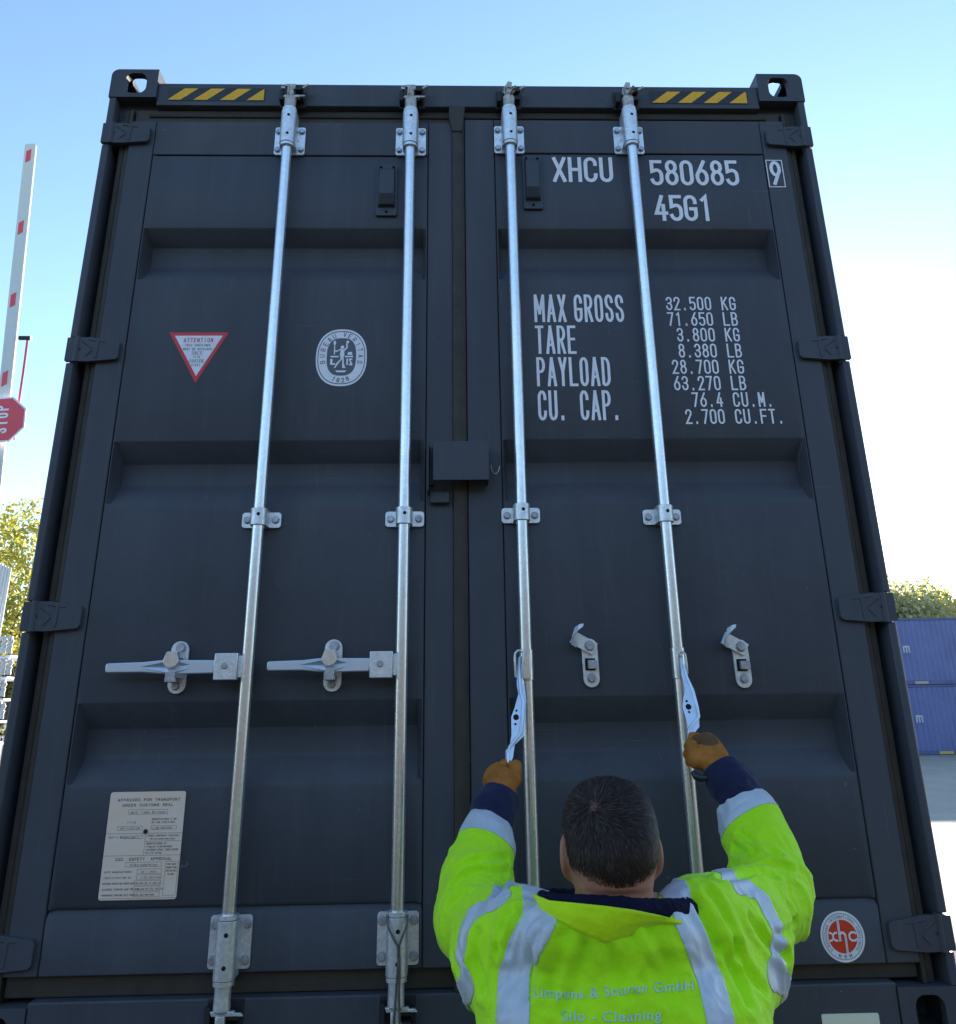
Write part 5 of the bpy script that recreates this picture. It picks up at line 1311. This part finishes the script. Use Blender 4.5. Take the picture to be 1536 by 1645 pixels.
# ================================================================ BLUE CONTAINER STACK, far right
blue = mat('blue_paint', (0.14, 0.165, 0.37), 0.5, var=0.22, vscale=.8, bump=.1, bscale=40)
blued = mat('blue_paint_rail', (0.09, 0.11, 0.25), 0.5, var=0.2, vscale=1.5)
fadey = mat('faded_yellow', (.50, .36, .10), .6); fadeg = mat('dusty_beige', (.40, .33, .27), .7)
YB = 33.3
def bluebox(x0, z0, label, strap, strap_u, logo_u, logo_v, group=None):
    L = 12.19; o = thing('blue_container', label, 'container', (x0, YB, z0), group=group)
    H = 2.591; mb = MB(); n = 0; pts = []; x = .18
    while x < L-.2:
        for dx, dy in ((0, 0), (.07, 0), (.105, .036), (.175, .036)): pts.append((min(x+dx, L-.17), dy+.012))
        x += .21
    vs = [(a, b, .16) for a, b in pts]+[(a, b, H-.10) for a, b in pts]; n = len(pts)
    mb.add(vs, [(i, i+1, i+1+n, i+n) for i in range(n-1)]); mb.box(.17, L-.17, 2.38, 2.42, .16, H-.10); mb.box(.02, .05, .1, 2.3, .16, H-.1); mb.box(L-.05, L-.02, .1, 2.3, .16, H-.1)
    mb.build('side_wall', blue, o, smooth=0)
    mb = MB()
    for (a, b) in ((0, .16), (H-.10, H-.012)): mb.box(.178, L-.178, .001, .06, a+.01, b); mb.box(.178, L-.178, 2.37, 2.437, a+.01, b)
    mb.build('side_rail', blued, o, bevel=.006)
    MB().box(.05, L-.05, .061, 2.369, H-.045, H-.02).build('roof', blue, o)
    for xa in (0, L-.178):
        for ya in (0, 2.438-.162):
            for za in (0, H-.118): MB().box(xa, xa+.178, ya, ya+.162, za, za+.118).build('corner_casting', blued, o, bevel=.01)
            MB().box(xa+.004, xa+.15, ya+.004, ya+.155, .1185, H-.1185).build('corner_post', blued, o, bevel=.01)
    a = at(strap_u[0], 1200, YB)[0]-x0; b = at(strap_u[1], 1200, YB)[0]-x0
    for q in (0, 2.05): MB().box(a+q, b+q, -.012, .0005, .02, .13).build('fork_pocket_marking', fadey if strap else fadeg, o, bevel=.004)
    # the end of a white brand mark showing beside the dark post
    c = at(logo_u, logo_v, YB); cx_, cz_ = c[0]-x0, c[2]-z0
    mb = MB()
    for k_ in range(3):
        xk = cx_-.10+k_*.11
        mb.box(xk-.032, xk+.032, -.004, .0105, cz_-.13, cz_+.13)
    mb.box(cx_-.10, cx_+.12, -.006, -.0045, cz_+.07, cz_+.135)
    mb.build('white_mark', mat('faded_white', (.5, .5, .6), .6, var=.2, vscale=5), o)
    return o
bluebox(12.2, 2.595, 'upper faded blue container, resting on another blue one, beige patch along its foot', 0, (1489, 1511), 1456, 1043, None)
bluebox(12.2, 0.004, 'lower blue container standing on the yard, bright yellow patch along its foot', 1, (1508, 1531), 1477, 1155, None)

# ================================================================ TREES
def tree_(name, label, cat, base, height, trunk_r, crown_c, crown_r, nleaf, leaf, cols, limbs=9, seed=1, clump=0.16, group=None):
    rg = np.random.default_rng(seed); o = thing(name, label, cat, base, group=group)
    bark = mat('bark', (.10, .085, .07), .9, bump=.5, bscale=12, var=.3)
    mb = MB(); tips = []
    def branch(p, d, r, L, lev):
        pts = [Vector(p)]; rr_ = [r]; dd_ = Vector(d)
        for i in range(5):
            dd_ = (dd_+Vector(rg.normal(0, .12, 3))+Vector((0, 0, .05))).normalized(); pts.append(pts[-1]+dd_*L/5); rr_.append(r*(1-.75*(i+1)/5))
        mb.tube(pts, rr_, 7 if lev < 2 else 4)
        if lev < 3:
            for k_ in range(limbs if lev == 0 else 4):
                i = rg.integers(2, 6) if lev == 0 else rg.integers(1, 6); a_ = rg.uniform(0, 2*pi)
                side_ = Vector((cos(a_), sin(a_), rg.uniform(.2, .9))).normalized()
                branch(pts[min(i, 5)], (dd_*.5+side_).normalized(), rr_[min(i, 5)]*.75+.01, L*rg.uniform(.45, .65), lev+1)
        else: tips.append(pts[-1])
        tips.append(pts[3])
    branch((0, 0, 0), (0, 0, 1), trunk_r, height*.55, 0)
    mb.build('trunk', bark, o)
    tips = np.array([t[:] for t in tips]); cc = np.array(crown_c); cr = np.array(crown_r)
    nc = max(40, nleaf//70)
    u = rg.normal(0, 1, (nc, 3)); u /= np.linalg.norm(u, axis=1, keepdims=True); cl = cc+u*cr*rg.uniform(.45, 1, (nc, 1))**.6*(.75+.5*vnoise(u*2+seed, seed))[:, None]
    cl = np.concatenate([cl, tips[rg.integers(0, len(tips), nc//2)]])
    ci = rg.integers(0, len(cl), nleaf); pos = cl[ci]+rg.normal(0, 1, (nleaf, 3))*cr.mean()*clump
    ls = leaf*rg.uniform(.6, 1.4, nleaf); a_ = rg.normal(0, 1, (nleaf, 3)); a_ /= np.linalg.norm(a_, axis=1, keepdims=True); b_ = np.cross(a_, rg.normal(0, 1, (nleaf, 3))); b_ /= np.linalg.norm(b_, axis=1, keepdims=True)
    V_ = np.stack([pos-a_*ls[:, None], pos-b_*ls[:, None]*.5, pos+a_*ls[:, None], pos+b_*ls[:, None]*.5], 1).reshape(-1, 3)
    Q_ = np.arange(nleaf*4).reshape(-1, 4); mi = (vnoise(cl[ci]*.9, seed)*len(cols)*.999+rg.normal(0, .45, nleaf)).clip(0, len(cols)-1).astype(int)
    mats_ = []
    for c_ in cols:
        m = mat('leaf', c_, .6); pr_ = m.node_tree.nodes['Principled BSDF']; n_t = m.node_tree
        tb = n_t.nodes.new('ShaderNodeBsdfTranslucent'); tb.inputs[0].default_value = (c_[0]*1.3, c_[1]*1.3, c_[2], 1); ms = n_t.nodes.new('ShaderNodeMixShader'); ms.inputs[0].default_value = .45
        n_t.links.new(pr_.outputs[0], ms.inputs[1]); n_t.links.new(tb.outputs[0], ms.inputs[2]); n_t.links.new(ms.outputs[0], n_t.nodes['Material Output'].inputs[0]); mats_.append(m)
    me = bpy.data.meshes.new('crown'); me.from_pydata(V_.tolist(), [], Q_.tolist())
    for m in mats_: me.materials.append(m)
    me.polygons.foreach_set('material_index', mi.astype(np.int32)); me.update()
    c_o = bpy.data.objects.new('crown', me); COL.objects.link(c_o); c_o.parent = o
    return o
YEL = [(.55, .50, .10), (.62, .53, .12), (.42, .42, .10), (.68, .57, .15)]
GRN = [(.20, .22, .05), (.26, .25, .06), (.15, .17, .04), (.34, .30, .07)]
GRY = [(.36, .36, .22), (.42, .40, .25), (.30, .31, .18)]
# left, behind the barrier
b_ = at(18, 1000, 26); YEL = [(c[0]*.75, c[1]*.78, c[2]*.8) for c in YEL]; tree_('tree', 'airy tree with yellowing leaves, its crown highest at the left edge', 'tree', (b_[0], 26, 0), 7.6, .14, (0.1, 0, 6.0), (1.7, 1.7, 2.3), 9000, .085, YEL, 8, 3, .12)
b_ = at(30, 1000, 31); tree_('tree', 'lower olive-green bushy tree under the yellow crown at left', 'tree', (b_[0], 31, 0), 4.6, .14, (0.0, 0, 3.3), (2.2, 2.0, 1.6), 9000, .10, GRN, 7, 5, .18)
# right, over the blue containers
for (u, y, hgt, cr, cols, sd_, lb) in ((1440, 44, 7.7, 2.3, GRY, 11, 'dull grey-green tree rising over the blue containers beside the dark post'), (1505, 46, 7.8, 2.4, YEL, 12, 'yellow tree rising over the blue containers at the right edge'),
                                       (1390, 47, 8.0, 2.4, GRY, 13, None), (1560, 45, 8.8, 2.5, YEL, 14, None)):
    b_ = at(u, 1000, y)
    if lb is None: continue
    tree_('tree', lb, 'tree', (b_[0], y, 0), hgt, .2, (0, 0, hgt-cr*.95), (cr*1.25, cr, cr*1.0), 9000, .15, cols, 7, sd_, .17)

# ================================================================ BOOM BARRIER, far left
YR = 7.0
bt = at(50, 232, YR); bb = at(-3, 735, YR); ax_b = (bt-bb).normalized(); foot = bb-ax_b*((bb.z-1.0)/ax_b.z)
br = thing('boom_barrier', 'raised white barrier arm with red patches and a round-cornered stop sign', 'barrier', (foot.x, YR, 0))
wm = mat('white_arm_paint', (.72, .71, .69), .4, var=.06); rp = mat('red_reflector', (.85, .06, .09), .4); wr = M['white']
def loc(p): return Vector(p)-Vector((foot.x, YR, 0))
side_b = ax_b.cross(Vector((0, 1, 0))).normalized()      # across the arm
hwb = rpx(48, 400, YR, 9.2)
mb = MB(); p0, p1 = loc(foot), loc(bt); sec = [(-1, -.45), (1, -.45), (1, .45), (-1, .45)]
vs = [tuple(p+side_b*(hwb*a_)+Vector((0, b_*hwb*1.2, 0))) for p in (p0, p1) for a_, b_ in sec]
mb.add(vs, [(3,2,1,0),(4,5,6,7),(0,1,5,4),(1,2,6,5),(2,3,7,6),(3,0,4,7)])
arm_o = mb.build('arm', wm, br, bevel=.03, seg=4)
up_b = ax_b
def onarm(s_, t_, off=-.062): return p1-up_b*s_+side_b*(t_*hwb)+Vector((0, off, 0))
for (u, v) in ((48, 253), (35.5, 368), (23, 484), (10, 610), (-2, 735)):
    q = loc(at(u, v, YR)); s_ = (p1-q).dot(up_b); hh_ = rpx(48, 400, YR, 11); sl_ = hwb*.25
    vs = [onarm(s_+hh_-sl_, -.42, -hwb*.54-.004), onarm(s_+hh_+sl_, .42, -hwb*.54-.004), onarm(s_-hh_+sl_, .42, -hwb*.54-.004), onarm(s_-hh_-sl_, -.42, -hwb*.54-.004)]
    MB().add([tuple(v_) for v_ in vs]+[tuple(v_+Vector((0, .003, 0))) for v_ in vs], [(0,1,2,3),(7,6,5,4),(0,4,5,1),(1,5,6,2),(2,6,7,3),(3,7,4,0)]).build('red_patch', rp, arm_o)
# stop sign: octagon fixed across the arm, reading upwards while the arm is raised
c = loc(at(2, 674, YR-.12)); R8 = rpx(2, 674, YR, 37.5)/cos(pi/8)
def oct_(r, y): return [tuple(c+side_b*(r*cos(pi/8+k_*pi/4))+up_b*(r*sin(pi/8+k_*pi/4))+Vector((0, y, 0))) for k_ in range(8)]
def octp(mb, r, y0, y1, mi): 
    a_, b_ = oct_(r, y0), oct_(r, y1); n = 8
    nrm = (Vector(a_[1])-Vector(a_[0])).cross(Vector(a_[2])-Vector(a_[1]))
    f = [tuple(range(n)), tuple(range(2*n-1, n-1, -1))]+[(i, i+n, (i+1) % n+n, (i+1) % n) for i in range(n)]
    if nrm.y > 0: f = [q[::-1] for q in f]
    mb.add(a_+b_, f, mi)
mb = MB(); octp(mb, R8, 0, .012, 1); octp(mb, R8*.93, -.002, -.0005, 0)
lr = R8*.52
def mfs(p, q, l): # text x runs up the arm, text y runs to the left
    v = c+up_b*p+side_b*q+Vector((0, -.003-l*3, 0)); return tuple(v)
sgn = 1
text(mb, 'STOP', 0, -lr/2-.0, lr, lr*.42, lr*.60, lr*.15, 0, 1, mapf=mfs, align='c')
mb.build('stop_sign', [rp, wr], arm_o, smooth=0)
mb = MB(); q1 = at(31, 543, YR-.02); q2 = at(50, 543, YR-.02)
dk = mat('dark_bracket', (.03, .03, .035), .5)
mb.tube([loc(q1), loc(q2)], .028, 8); mb.build('lock_bracket', dk, arm_o)
mb = MB(); mb.tube([loc(at(44, 547, YR-.02)), loc(at(37, 600, YR-.02)), loc(at(31, 640, YR-.02)), loc(at(22, 706, YR-.02))], .013, 8); mb.build('hanging_rod', rp, arm_o)
mb = MB(); fx_ = loc(foot).x; mb.box(fx_-.22, fx_+.22, -.16, .35, .02, 1.15); mb.box(fx_-.26, fx_+.26, -.2, .39, -.0, .0199); mb.box(fx_-.24, fx_+.24, -.18, .37, 1.1501, 1.19)
mb.build('barrier_post', mat('barrier_orange', (.5, .14, .02), .45), br, bevel=.012)

# ================================================================ GALVANISED RACKS, left edge
zw = mat('bright_galvanized', (.88, .89, .92), .45, metal=.15, bump=.3, bscale=60, var=.3, vscale=8)
YK = 11.0
kx = at(21, 1080, YK).x; top_z = at(10, 1022, YK).z
rk = thing('rack_stack', 'bundled galvanised scaffold parts stacked in a rack at the left edge', 'rack', (kx-1.2, YK, 0))
mb = MB()
for xx in (-1.15, -.0, 1.12):
    for yy in (0, 1.0): mb.box(xx, xx+.06, yy, yy+.06, 0, 1.62)
for zz in (.12, 1.56): 
    mb.box(-1.15, 1.18, -.0005, .0595, zz, zz+.06); mb.box(-1.15, 1.18, 1.0, 1.06, zz+.0005, zz+.0595)
mb.build('rack_frame', zw, rk, bevel=.004)
nb = 9; z_ = .30
lay = (top_z-.30)/nb
for k_ in range(nb):
    mb = MB()
    for j in range(9):
        xx = -1.05+.26*j+(.04 if k_ % 2 else 0)
        pts = [(xx+.02*sin(t*3), -.06+.0*t, z_+lay*(.15+.7*t/6)+.012*sin(t*2.2+j)) for t in range(7)]
        mb.tube(pts, .042, 8); mb.tube([(p[0]+.085, p[1]+.02, p[2]) for p in pts], .036, 6)
    mb.box(-1.12, 1.14, -.03, 1.02, z_, z_+lay*.10); mb.box(-1.12, 1.16, -.11, -.075, z_+lay*.86, z_+lay*.97)
    mb.build('frame_layer', zw, rk, bevel=.002); z_ += lay
pb = thing('pole_bundle', 'upright bundle of pale steel poles standing behind the racks at the left edge', 'poles', (at(-9, 1000, 12.6).x, 12.6, 0))
zt_ = at(4, 905, 12.6).z
for j in range(5):
    MB().cyl((-.14+.062*j, 0, .0), (-.10+.052*j, 0, zt_-.02*j), .026, n=10).build('pole', wm, pb)
